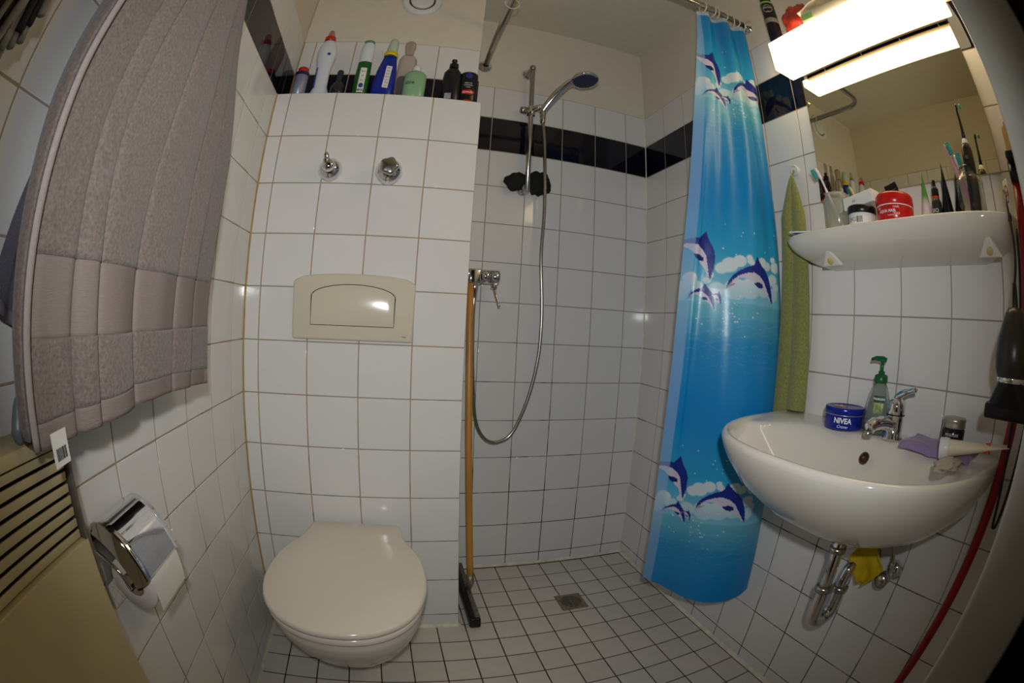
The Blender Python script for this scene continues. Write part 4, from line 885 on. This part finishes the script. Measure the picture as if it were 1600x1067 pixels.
r1 = obj('curtain_ring', ring_geo(0.024), ringm, None, loc=(0.703, -0.075, RZ-0.0125)); r1.rotation_euler = (0.3, 0, PI/2)
tag(r1, 'lone white curtain ring on the rod above the bottle ledge side', 'curtain ring')

KN = [(2.082, [(1.236, -0.364), (1.252, -0.345), (1.285, -0.362), (1.315, -0.335), (1.350, -0.372), (1.390, -0.345), (1.425, -0.372), (1.452, -0.352)]),
      (1.62, [(1.180, -0.325), (1.212, -0.346), (1.240, -0.350), (1.290, -0.362), (1.340, -0.392), (1.385, -0.372), (1.420, -0.372), (1.447, -0.352)]),
      (1.15, [(1.135, -0.300), (1.160, -0.332), (1.180, -0.333), (1.235, -0.382), (1.300, -0.418), (1.355, -0.418), (1.405, -0.415), (1.447, -0.392)]),
      (0.75, [(1.150, -0.255), (1.174, -0.290), (1.196, -0.300), (1.240, -0.372), (1.300, -0.412), (1.360, -0.430), (1.410, -0.425), (1.449, -0.405)]),
      (0.265, [(1.196, -0.205), (1.214, -0.238), (1.232, -0.262), (1.262, -0.340), (1.300, -0.405), (1.355, -0.440), (1.410, -0.452), (1.450, -0.446)])]
NS, NZ = 190, 720
def cpath(knots):
    P = spline([(x, y, 0) for x, y in knots], 30); L_ = [0]
    for a_, b_ in zip(P, P[1:]): L_.append(L_[-1]+(b_-a_).length)
    out = np.zeros((NS, 2)); t = np.linspace(0, L_[-1], NS); out[:, 0] = np.interp(t, L_, [p.x for p in P]); out[:, 1] = np.interp(t, L_, [p.y for p in P]); return out
paths = [cpath(k[1]) for k in KN]; kz = np.array([k[0] for k in KN])
zz = np.linspace(0, 1, NZ); s_ = np.linspace(0, 1, NS)
zbot = 0.262+0.018*np.sin(s_*PI)*-1+0.03*np.clip(s_-0.8, 0, 1)
Zg = 2.084+(zbot[None, :]-2.084)*zz[:, None]
Xg = np.zeros((NZ, NS)); Yg = np.zeros((NZ, NS))
for i in range(NS):
    xs_ = np.array([p[i, 0] for p in paths])[::-1]; ys_ = np.array([p[i, 1] for p in paths])[::-1]; zk = kz[::-1]
    def sm(zv, arr):   # cubic through the knots
        out = np.interp(zv, zk, arr); d = 0.12
        return (np.interp(zv-d, zk, arr)+2*out+np.interp(zv+d, zk, arr))/4
    Xg[:, i] = sm(Zg[:, i], xs_); Yg[:, i] = sm(Zg[:, i], ys_)
Yg += 0.0016*np.sin(s_[None, :]*38+Zg*2.0)*np.clip((s_[None, :]-0.12)*6, 0, 1)*np.clip(1.2-np.abs(Zg-1.9)*0.8, 0.15, 1)
Zg[0, :] -= 0.010*np.abs(np.sin(s_*PI*6.5))

def sdfpoly(P, px, py):
    """signed inside mask with soft edge for a polygon (px, py arrays)"""
    inside = np.zeros(px.shape, bool); n = len(P)
    for i in range(n):
        x0, y0 = P[i]; x1, y1 = P[(i+1) % n]
        c = ((y0 > py) != (y1 > py)) & (px < (x1-x0)*(py-y0)/((y1-y0) if y1 != y0 else 1e-9)+x0); inside ^= c
    return inside.astype(float)
def paint(p, z):
    """printed sea scene: p metres along the cloth, z height"""
    H = 1.108; t = ((z-H)/0.600) % 1.0
    u = p/0.00225*3.334+200; v = 0
    U = 1.0
    # drawing coordinates of one repeat, in units of the artwork (x right, y down, horizon at 550)
    X = 205+p/0.315*530; Y = 550-np.where(t < 0.72, t, t-1.0)*0.600/0.0016*3.334
    c = lambda *a: np.array(lin(a))
    deep, sky, pale, sea, seal = c(16, 138, 208), c(44, 166, 216), c(134, 204, 224), c(50, 152, 202), c(100, 182, 208)
    k1 = np.clip(t/0.22, 0, 1)[..., None]; k2 = np.clip((t-0.22)/0.25, 0, 1)[..., None]
    col = pale*(1-k1)+sky*k1; col = col*(1-k2)+deep*k2
    ts = np.clip((t-0.60)/0.40, 0, 1)[..., None]; seac = deep*(1-ts)+sea*ts; ts2 = np.clip((t-0.84)/0.16, 0, 1)[..., None]; seac = seac*(1-ts2)+seal*ts2
    col = np.where((t > 0.6)[..., None], seac, col)
    # clouds
    cl = np.zeros(p.shape)
    for cx, cy, r in [(430, 330, 44), (475, 305, 36), (520, 280, 18), (528, 300, 20), (395, 350, 34), (560, 330, 36), (600, 300, 34), (640, 312, 28), (682, 268, 20), (700, 310, 34), (682, 385, 36), (712, 425, 26), (345, 392, 20), (335, 420, 22), (380, 470, 44), (470, 460, 60), (540, 450, 60), (620, 450, 44), (690, 470, 40), (250, 420, 40), (290, 460, 36), (220, 470, 40), (210, 500, 40)]:
        d = np.hypot(X-cx, (Y-cy)); cl = np.maximum(cl, np.clip((r-d)/6, 0, 1))
    fade = np.clip((590-Y)/190, 0.0, 1)*np.clip((Y-240)/10, 0, 1)*0.92
    cl = (cl*fade)[..., None]; white = c(222, 236, 240); col = col*(1-cl)+white*cl
    # horizon water edge
    hz = ((Y > 545-10*np.cos((X-450)/260)) & (Y < 620)).astype(float)[..., None]*0.75; col = col*(1-hz)+seal*hz
    # ripples
    rip = np.zeros(p.shape)
    for i in range(16):
        yy = 640+i*20+9*np.sin(X/34+i*1.9)+6*np.sin(X/13+i); rip = np.maximum(rip, np.clip(1-np.abs(Y-yy)/2.2, 0, 1)*(np.sin(X/50+i*2.7) > 0.0)*max(0.15, 0.6-0.03*i))
    rip = (rip*0.5)[..., None]; col = col*(1-rip)+c(170, 225, 232)*rip
    # spray drops
    rs = np.random.RandomState(5)
    for i in range(70):
        cx = rs.normal(430, 60) if i % 2 else rs.uniform(230, 720); cy = rs.normal(590, 55) if i % 2 else rs.uniform(60, 560); r = rs.uniform(2.0, 5.0)
        m = np.clip((r-np.hypot(X-cx, Y-cy))/2, 0, 1)[..., None]; col = col*(1-m)+c(235, 245, 248)*m
    navy, belly, fin = c(30, 46, 140), c(214, 208, 226), c(26, 40, 120)
    def poly(P, color, a=1.0):
        nonlocal col
        m = (sdfpoly(P, X, Y)*a)[..., None]; col = col*(1-m)+color*m
    def dolphin(sc=1.0, ox=0, oy=0, rot_=0.0):
        def T(P):
            out = []
            for x, y in P:
                dx, dy = x-560, y-390; cr, sr = math.cos(rot_), math.sin(rot_); out.append((560+ox+sc*(dx*cr-dy*sr), 390+oy+sc*(dx*sr+dy*cr)))
            return out
        poly(T([(424, 468), (430, 420), (448, 385), (475, 358), (510, 335), (545, 318), (556, 290), (562, 268), (578, 292), (598, 315), (628, 342), (652, 375), (668, 415), (680, 455), (690, 520), (676, 512), (650, 480), (636, 455), (620, 425), (590, 395), (550, 378), (510, 380), (475, 392), (448, 420), (434, 440)]), navy)
        poly(T([(446, 418), (475, 386), (510, 368), (550, 360), (590, 376), (618, 402), (640, 440), (660, 475), (684, 518), (664, 500), (636, 470), (612, 456), (590, 440), (556, 414), (520, 398), (480, 396), (456, 415)]), belly)
        poly(T([(430, 455), (444, 428), (452, 400), (448, 432), (470, 424), (456, 440)]), c(190, 130, 170))
        poly(T([(552, 418), (585, 408), (612, 418), (616, 436), (596, 444), (574, 438)]), fin)
    dolphin()
    dolphin(0.52, -240, 110, 0.10); dolphin(0.26, -176, 118, 0.35)
    dolphin(0.95, -290, -130, 0.32)
    return col
pl_ = np.zeros((NZ, NS))
pl_[:, 1:] = np.cumsum(np.hypot(np.diff(Xg, axis=1), np.diff(Yg, axis=1)), axis=1)
colr = paint(pl_, Zg)
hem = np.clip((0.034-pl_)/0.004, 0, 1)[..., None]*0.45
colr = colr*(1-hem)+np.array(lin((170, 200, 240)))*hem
hd2 = np.clip((Zg-2.060)/0.004, 0, 1)[..., None]*0.7; colr = colr*(1-hd2)+np.array(lin((214, 224, 232)))*hd2
ox, oy, oz = 1.32, -0.38, 0.26
verts = np.stack([Xg-ox, Yg-oy, Zg-oz], -1).reshape(-1, 3)
me = bpy.data.meshes.new('shower_curtain')
ii = (np.arange(NZ-1)[:, None]*NS+np.arange(NS-1)[None, :]).ravel()
faces = np.stack([ii, ii+NS, ii+NS+1, ii+1], 1)
me.vertices.add(len(verts)); me.vertices.foreach_set('co', verts.ravel())
me.loops.add(faces.size); me.loops.foreach_set('vertex_index', faces.ravel().astype(np.int32))
me.polygons.add(len(faces)); me.polygons.foreach_set('loop_start', np.arange(0, faces.size, 4, dtype=np.int32)); me.polygons.foreach_set('loop_total', np.full(len(faces), 4, dtype=np.int32))
me.polygons.foreach_set('use_smooth', np.ones(len(faces), bool)); me.update(calc_edges=True)
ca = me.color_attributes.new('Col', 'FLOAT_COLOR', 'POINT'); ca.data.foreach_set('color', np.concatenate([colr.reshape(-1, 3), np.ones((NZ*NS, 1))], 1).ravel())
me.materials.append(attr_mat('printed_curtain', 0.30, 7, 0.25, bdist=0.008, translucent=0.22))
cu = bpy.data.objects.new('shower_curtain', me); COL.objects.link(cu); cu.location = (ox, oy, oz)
tag(cu, 'blue shower curtain printed with leaping dolphins, bunched at the right wall', 'shower curtain')

# ---------------------------------------------------------------- towels
terry_g = mat('lilac_grey_terry', (124, 111, 104), 0.95, nscale=230, nbump=1.0, namt=0.3, sheen=0.2)
weave = mat('towel_weave', (132, 119, 112), 0.8, nscale=120, nbump=0.35, namt=0.08, nstretch=(1, 1, 6))
TX, TY, TZ = 0.085, -0.72, 0.91
def towel_path(kn, n):
    P = spline([(x, y, 0) for x, y in kn], 24); L_ = [0]
    for a_, b_ in zip(P, P[1:]): L_.append(L_[-1]+(b_-a_).length)
    t = np.linspace(0, L_[-1], n); return np.interp(t, L_, [p.x for p in P]), np.interp(t, L_, [p.y for p in P])
front_kn = [(0.080, -0.966), (0.100, -0.952), (0.105, -0.915), (0.102, -0.899), (0.093, -0.893), (0.104, -0.886), (0.108, -0.872), (0.107, -0.856), (0.095, -0.850), (0.106, -0.843), (0.109, -0.80), (0.103, -0.765), (0.092, -0.756), (0.102, -0.748), (0.106, -0.70), (0.101, -0.665), (0.095, -0.648), (0.082, -0.641), (0.094, -0.633), (0.098, -0.60), (0.095, -0.575), (0.086, -0.568), (0.093, -0.560), (0.092, -0.52), (0.082, -0.487), (0.050, -0.475), (0.028, -0.488)]
def yshape(y, z, ztop=1.90):
    """gather towards the hook above z 1.3"""
    k = np.clip((z-1.25)/(ztop-1.25), 0, 1)**1.5; yc = -0.80
    return yc+(y-yc)*(1-0.80*k)
def sheet(name, kn, z0, z1, n, nz, m, parent, wav=0.006, zt=None, thick=0.007, zdec=True):
    xs_, ys_ = towel_path(kn, n); V = []
    for j in range(nz):
        z = z0+(z1-z0)*j/(nz-1)
        for i in range(n):
            zz_ = z+(zt(ys_[i])*((1-j/(nz-1)) if zdec else 1) if zt else 0)
            fl_ = 1+0.35*math.sin(zz_*3+ys_[i]*4)
            xc = 0.100+(xs_[i]-0.100)*(0.25+2.2*abs(noise.noise(Vector((ys_[i]*7, zz_*1.6, 3))))) if 0.079 < xs_[i] < 0.112 and -0.955 < ys_[i] < -0.50 else xs_[i]
            xc += 0.010*noise.noise(Vector((ys_[i]*5+2, zz_*2.2, 8))) if xs_[i] > 0.079 else 0
            xx = 0.055+(xc-0.055)*fl_ if xc > 0.055 else xc
            xx = 0.05+(xx-0.05)*(1-0.35*max(0, (zz_-1.3)/0.6)) if xx > 0.05 else xx
            yy = float(yshape(ys_[i], zz_))+wav*math.sin(zz_*5+ys_[i]*9)
            V.append(Vector((xx+wav*0.6*noise.noise(Vector((ys_[i]*9, zz_*6, 0)))-TX, yy-TY, zz_-TZ)))
    F = [(j*n+i, j*n+i+1, (j+1)*n+i+1, (j+1)*n+i) for j in range(nz-1) for i in range(n-1)]
    o = obj(name, (V, F), m, parent); solid(o, thick); return o
tw = thing('bath_towel', 'large lilac-grey bath towel hanging in folds on the left wall', 'towel', (TX, TY, TZ))
hz_ = lambda y: 0.012*math.sin((y+0.9)*7)-0.010*(y+0.72)
sheet('terry_lower', front_kn, 0.928, 1.004, 190, 16, terry_g, tw, zt=hz_)
sheet('woven_hem', front_kn, 0.902, 0.929, 190, 6, weave, tw, zt=hz_, thick=0.006, zdec=False)
sheet('woven_band', front_kn, 1.003, 1.082, 190, 16, weave, tw, thick=0.005)
sheet('terry_upper', front_kn, 1.081, 1.90, 190, 120, terry_g, tw)
# rolled outer edge (the light selvedge) and the second fold behind it
ep = [(0.112, -0.962), (0.124, -0.985), (0.110, -1.000), (0.090, -0.998), (0.066, -1.006), (0.040, -0.998)]
sheet('selvedge', [(0.104, -0.9725), (0.110, -0.9740), (0.113, -0.9790), (0.110, -0.9835)], 0.905, 1.90, 14, 90, mat('towel_selvedge', (158, 148, 142), 0.85, nscale=200, nbump=0.3, namt=0.1), tw, thick=0.004)
sheet('side_fold', [(0.108, -0.984), (0.094, -0.984), (0.074, -0.977), (0.050, -0.960), (0.026, -0.940)], 0.915, 1.90, 30, 90, terry_g, tw)
lb_ = obj('care_label', box(0.0, 0.0012, -0.0165, 0.0165, -0.034, 0.0), label_white, tw, loc=(0.098-TX, -0.938-TY, 0.918-TZ), smooth=False); lb_.rotation_euler = (0, -0.05, 0.15)
random.seed(11); bars = ([], []); x_ = -0.011
while x_ < 0.011:
    b_ = random.uniform(0.0005, 0.0015); bars = join(bars, box(0.0013, 0.0016, x_, x_+b_, -0.028, -0.016)); x_ += b_+random.uniform(0.0005, 0.0013)
o = obj('barcode', bars, ink, lb_, smooth=False)
hk = thing('towel_hook', 'chrome hook on the left wall holding the bath towel', 'hook', (0, -0.80, 1.90))
obj('hook_plate', lathe([(0, 0.001), (0.022, 0.001), (0.022, 0.005), (0.010, 0.009)], 24, ax='X'), chrome, hk)
obj('hook_arm', tube(spline([(0.004, 0, 0), (0.04, 0, -0.004), (0.075, 0, 0.006), (0.088, 0, 0.03)], 5), 0.006, 12), chrome, hk)
dt = thing('dark_towel', 'darker grey towel hanging behind the bath towel near the door', 'towel', (0.03, -1.03, 1.045))
V_ = []; nn = 40
for j in range(60):
    z = j/59*0.62
    for i in range(nn):
        q_ = i/(nn-1); yl = 0.048+0.05*min(1, z/0.15)+0.035*min(1, max(0, (z-0.15)/0.3)); yr = 0.125+0.02*z
        y = yl*(1-q_)+yr*q_
        V_.append(Vector((-0.012+0.007*math.sin(q_*9+z*2), y, z-0.028*q_*(1-j/59))))
o = obj('terry_cloth', (V_, [(j*nn+i, j*nn+i+1, (j+1)*nn+i+1, (j+1)*nn+i) for j in range(59) for i in range(nn-1)]), mat('dark_terry', (92, 88, 98), 0.95, nscale=420, nbump=0.9, namt=0.25, sheen=0.3), dt); solid(o, 0.007)
o = obj('towel_hem', ([Vector((v.x, v.y, v.z-0.014*(1-k_))) for k_ in (0, 1) for v in V_[:nn]], [(i, i+1, nn+i+1, nn+i) for i in range(nn-1)]), mat('dark_hem', (120, 112, 116), 0.9, nscale=120, nbump=0.3, namt=0.1), dt); solid(o, 0.006)

# stringy cloth by the door
st_ = thing('fringed_scarf', 'grey and black stringy fringed cloth hanging at the top by the door', 'cloth', (0.05, -1.100, 1.205))
fm = [mat('fringe_dark', (44, 40, 38), 0.9, nscale=60, namt=0.4), mat('fringe_grey', (140, 134, 122), 0.9, nscale=60, namt=0.3)]
random.seed(21)
for i in range(64):
    y0 = random.uniform(-0.045, 0.030); x0 = random.uniform(-0.025, 0.03); zl = 0.0+max(0, y0+0.01)*1.6+random.uniform(0, 0.05); ph = random.uniform(0, 6)
    P = [Vector((x0+0.006*math.sin(ph+k*0.9), y0+0.010*math.sin(ph+k*0.7)+0.02*k/9*(1 if y0 < 0 else -1), zl+(0.62-zl)*k/11)) for k in range(12)]
    obj('strand', tube(spline(P, 3), [0.0055]*30+[0.005]*4, 7), fm[i % 2], st_)
hkk = obj('loop', tube([(-0.045, 0, 0.62), (0, 0, 0.625), (0.03, 0, 0.62)], 0.008, 10), fm[1], st_)

# louvred cabinet low at the left
cream = mat('cream_paint', (196, 180, 136), 0.4, nscale=9, nbump=0.06, namt=0.08)
cab = thing('louvred_cabinet', 'low cream cabinet with a louvred vent against the left wall', 'cabinet', (0.0, -1.06, 0.0))
CF, CY0, CY1, CT = 0.060, -0.168, 0.175, 0.903
obj('carcass', box(0.0005, CF-0.022, CY0, CY1, 0, CT-0.001, 0.001), cream, cab, smooth=False)
obj('top_rail', box(0.0005, CF, CY0, CY1, 0.888, CT, 0.0015), cream, cab)
obj('lower_panel', box(CF-0.021, CF, CY0, CY1, 0.0, 0.773, 0.002), cream, cab)
obj('edge_strip', box(CF-0.021, CF+0.001, CY1-0.006, CY1+0.0008, 0.773, 0.888, 0.0005), mat('grey_strip', (120, 116, 110), 0.4, 0.5, nscale=60, namt=0.3), cab)
obj('vent_recess', box(CF-0.0215, CF-0.019, CY0, CY1-0.006, 0.773, 0.888), mat('recess_dark', (40, 34, 26), 0.7, nscale=20, namt=0.1), cab, smooth=False)
for k_ in range(8):
    s = obj('slat', box(-0.0014, 0.0014, CY0+0.001, CY1-0.008, -0.0050, 0.0050, 0.0006), cream, cab, loc=(CF-0.0085, 0, 0.7805+k_*0.01415)); s.rotation_euler = (0, math.radians(6), 0)
cl_ = thing('grey_clip', 'grey curved plastic clip with a dark red inside standing on the cabinet', 'clip', (0.045, -0.946, CT))
obj('grey_blade', tube(spline([(0.006, -0.020, 0.0005), (0.008, -0.024, 0.014), (0.006, -0.018, 0.030), (0.004, -0.012, 0.046)], 5), [0.003, 0.005, 0.007, 0.008, 0.009, 0.009, 0.008, 0.008, 0.008, 0.008, 0.0075, 0.0075, 0.007, 0.006, 0.005, 0.003], 12, flat=0.5), mat('grey_clip', (110, 116, 116), 0.35, nscale=20, namt=0.1), cl_)
obj('red_inner', tube([(0.002, 0.006, 0.001), (0.002, 0.002, 0.016), (0.0, -0.004, 0.034)], [0.009, 0.010, 0.006], 12, flat=0.6), mat('dark_red', (84, 20, 34), 0.4, nscale=20, namt=0.1), cl_)

# toilet paper holder
ph = thing('paper_holder', 'chrome toilet roll holder with a curved cover on the left wall', 'paper holder', (0, -0.762, 0.665))
def sheet_prof(P, y0, y1, t=0.0016, n=8):
    S_ = spline([(x, 0, z) for x, z in P], 6); V = []; m = len(S_)
    for y in [y0+(y1-y0)*k/n for k in range(n+1)]:
        V += [Vector((p.x, y, p.z)) for p in S_]
    return V, [(k*m+i, k*m+i+1, (k+1)*m+i+1, (k+1)*m+i) for k in range(n) for i in range(m-1)]
o = obj('cover', sheet_prof([(0.006, 0.080), (0.018, 0.092), (0.040, 0.092), (0.067, 0.075), (0.088, 0.047), (0.099, 0.020)], -0.062, 0.062), chrome, ph); solid(o, 0.0018)
obj('back_plate', box(0.0005, 0.006, -0.062, 0.062, -0.055, 0.080, 0.002), chrome, ph)
cv_ = [(p.x, p.z) for p in spline([(x, 0, z) for x, z in [(0.006, 0.080), (0.018, 0.092), (0.040, 0.092), (0.067, 0.075), (0.088, 0.047), (0.099, 0.020)]], 6)]
ck_ = [(max(0.006, x-0.026), z-0.020) for x, z in cv_]; ck_[-1] = (0.090, 0.012)
nc_ = len(cv_)
for yy_ in (-0.0615, 0.0615):
    o = obj('side_cheek', ([Vector((x, yy_, z)) for x, z in cv_+ck_], [(i, i+1, nc_+i+1, nc_+i) for i in range(nc_-1)]), chrome, ph, smooth=False); solid(o, 0.0012)
obj('arm', tube(spline([(0.005, -0.060, 0.045), (0.04, -0.062, 0.03), (0.058, -0.062, 0.004), (0.058, -0.058, 0.0), (0.058, -0.03, 0.0)], 5), 0.003, 10), chrome, ph)
obj('arm', tube(spline([(0.005, 0.060, 0.045), (0.04, 0.062, 0.03), (0.058, 0.062, 0.004), (0.058, 0.058, 0.0), (0.058, 0.03, 0.0)], 5), 0.003, 10), chrome, ph)
paper = mat('tissue_paper', (226, 220, 210), 0.9, nscale=40, nbump=0.2, namt=0.03)
rl = thing('toilet_roll', 'part-used white toilet roll hanging in the chrome holder', 'toilet roll', (0.058, -0.762, 0.665))
obj('paper_roll', lathe([(0.019, -0.050), (0.041, -0.050), (0.0425, -0.048), (0.0425, 0.048), (0.041, 0.050), (0.019, 0.050)], 44, ax='Y'), paper, rl)
obj('cardboard_core', lathe([(0.019, -0.0505), (0.019, 0.0505), (0.0175, 0.0505), (0.0175, -0.0505), (0.019, -0.0505)], 30, ax='Y'), mat('cardboard', (150, 126, 100), 0.9, nscale=40, namt=0.1), rl)
o = obj('loose_sheet', sheet_prof([(0.026, 0.0345), (0.040, 0.018), (0.0432, -0.003), (0.0440, -0.020), (0.0435, -0.034)], -0.050, 0.050), paper, rl)

# green hand towel with its ring hook
gt = thing('hand_towel', 'long green hand towel hanging between curtain and basin', 'towel', (1.435, -0.463, 1.49))
gm_ = mat('green_terry', (134, 138, 76), 0.95, nscale=200, nbump=1.0, namt=0.28, sheen=0.3)
def lobe(yc0, yc1, w0, w1, dx, z1, seed):
    def f(u, v):
        a = 2*PI*u; z = 0.0-v*z1; k = min(1, v*5.5)**0.75; w_ = (w0+(w1-w0)*v)*(0.18+0.82*k); yc = (yc0*k)+(yc1-yc0)*v*k
        return Vector((dx*k+math.cos(a)*w_*0.62, yc+math.sin(a)*w_*(1+0.06*math.sin(3*a+z*9+seed)), z))
    return grid(f, 30, 70, True)
g_ = lobe(0.022, 0.028, 0.020, 0.031, -0.006, 0.652, 1); g_ = join(g_, ([g_[0][-30+i] for i in range(30)], [tuple(range(30))]))
obj('left_fold', g_, gm_, gt)
g_ = lobe(-0.012, -0.024, 0.022, 0.034, 0.0, 0.640, 4); g_ = join(g_, ([g_[0][-30+i] for i in range(30)], [tuple(range(30))]))
obj('right_fold', g_, gm_, gt)
obj('hanging_loop', tube(spline([(0, 0.004, -0.005), (0.012, 0.001, 0.014), (0.016, 0, 0.02), (0.010, -0.003, 0.012), (0, -0.004, -0.005)], 6), 0.0022, 8), gm_, gt)
rh = thing('ring_hook', 'small white ring-shaped wall hook holding the green hand towel', 'hook', (XR, -0.463, 1.512))
obj('hook_base', cyl(0.014, -0.005, -0.0005, 24, ax='X'), white_plastic, rh)
Rg = [Vector((-0.012-0.004*math.sin(a), 0.013*math.cos(a), 0.013*math.sin(a))) for a in [2*PI*i/24 for i in range(25)]]
obj('ring', tube(Rg, 0.0028, 10), white_plastic, rh)

# ---------------------------------------------------------------- things hanging by the door on the right
redp = mat('red_lacquer', (150, 16, 22), 0.3, nscale=20, namt=0.08)
brm = thing('broom', 'red-handled broom standing upside down in the corner by the door', 'broom', (1.385, -1.103, 0.0))
tp_ = Vector((0.0, -0.082, 1.360))
obj('broomstick', tube([Vector((0, 0, 0.002)).lerp(tp_, i/14) for i in range(15)], [0.0125]*15, 16), redp, brm)
obj('socket', tube([tp_+Vector((0, 0.001, -0.012)), tp_+Vector((0, 0, 0.004)), tp_+Vector((0, -0.002, 0.030))], [0.0145, 0.0165, 0.018], 16), black_plastic, brm)
obj('brush_block', box(-0.040, 0.034, -0.124, -0.070, 1.384, 1.404, 0.006), black_plastic, brm)
def bris(u, v):
    a = 2*PI*u; w_ = 0.034*(1-0.2*v)
    return Vector((-0.002+w_*1.0*math.cos(a), -0.098+(0.024-0.004*v)*math.sin(a)+0.002*math.sin(a*17), 1.404+v*0.055+0.004*math.sin(a*5)*v))
g_ = grid(bris, 64, 8, True); g_ = join(g_, ([g_[0][-64+i] for i in range(64)], [tuple(range(64))]))
o = obj('bristles', g_, mat('tan_bristles', (188, 150, 92), 0.8, nscale=160, nbump=0.8, namt=0.35, nstretch=(6, 6, 0.5)), brm)

hd_ = thing('hair_dryer', 'black hair dryer hanging nozzle down beside the door frame', 'hair dryer', (1.255, -1.160, 0.952))
gun = mat('gunmetal', (62, 60, 56), 0.3, 0.55, nscale=20, namt=0.1)
obj('dryer_body', lathe([(0, 0.160), (0.016, 0.158), (0.022, 0.150), (0.030, 0.132), (0.039, 0.108), (0.042, 0.085), (0.040, 0.065), (0.034, 0.052)], 40), gun, hd_)
obj('silver_ring', lathe([(0.0325, 0.056), (0.0345, 0.053), (0.0335, 0.046), (0.031, 0.045)], 40), chrome, hd_)
def nozz(u, v):
    a = 2*PI*u; k = v; rx = 0.032*(1-k)+0.012*k; ry = 0.032*(1-k)+0.052*k
    e = 1-0.5*k; return Vector((rx*math.copysign(abs(math.cos(a))**e, math.cos(a)), ry*math.copysign(abs(math.sin(a))**e, math.sin(a)), 0.046-0.046*v))
g_ = grid(nozz, 48, 12, True); obj('nozzle', g_, black_plastic, hd_)
obj('nozzle_lip', box(-0.0145, 0.0145, -0.056, 0.053, -0.012, 0.014, 0.006), black_plastic, hd_)
obj('strain_relief', lathe([(0.007, 0.158), (0.0065, 0.175), (0.0045, 0.196), (0.003, 0.198)], 16), black_plastic, hd_)
obj('cord', tube(spline([(0, 0, 0.19), (0.02, -0.004, 0.25), (0.06, 0.006, 0.34), (0.095, 0.012, 0.375)], 8), 0.003, 10), black_plastic, hd_)
obj('cord_loop', tube(spline([(0.075, -0.008, 0.30), (0.078, -0.002, 0.12), (0.078, -0.005, -0.05), (0.078, -0.016, -0.185), (0.080, -0.020, -0.205), (0.083, -0.028, -0.185), (0.083, -0.036, -0.04), (0.083, -0.042, 0.15), (0.09, -0.045, 0.33)], 8), 0.0035, 10), black_plastic, hd_)
tg = thing('warning_tag', 'white tag with a red round mark on the black cord by the broom', 'tag', (1.362, -1.150, 1.288))
o = obj('tag_card', box(-0.0008, 0.0008, -0.020, 0.006, 0.0, 0.062, 0.0006), label_white, tg); o.rotation_euler = (0, 0, -0.9)
rr_ = [Vector((-0.0012, -0.007+s_*0.0105*math.cos(a), 0.034+s_*0.017*math.sin(a))) for s_ in (1, 0.80) for a in [2*PI*i/32 for i in range(32)]]
obj('red_mark', (rr_, [(i, (i+1) % 32, 32+(i+1) % 32, 32+i) for i in range(32)]), mat('mark_red', (205, 50, 40), 0.5, nscale=40, namt=0.05), o, smooth=False)
obj('mark_text', face(textgeo('GS', 0.013, bold=0.0004), (-0.0012, -0.007, 0.034), (0, -1, 0), (0, 0, 1)), MATS['mark_red'], o, smooth=False)
obj('tag_bead', lathe([(0, -0.016), (0.005, -0.014), (0.006, -0.006), (0.004, 0.0), (0, 0.001)], 14), black_plastic, tg)
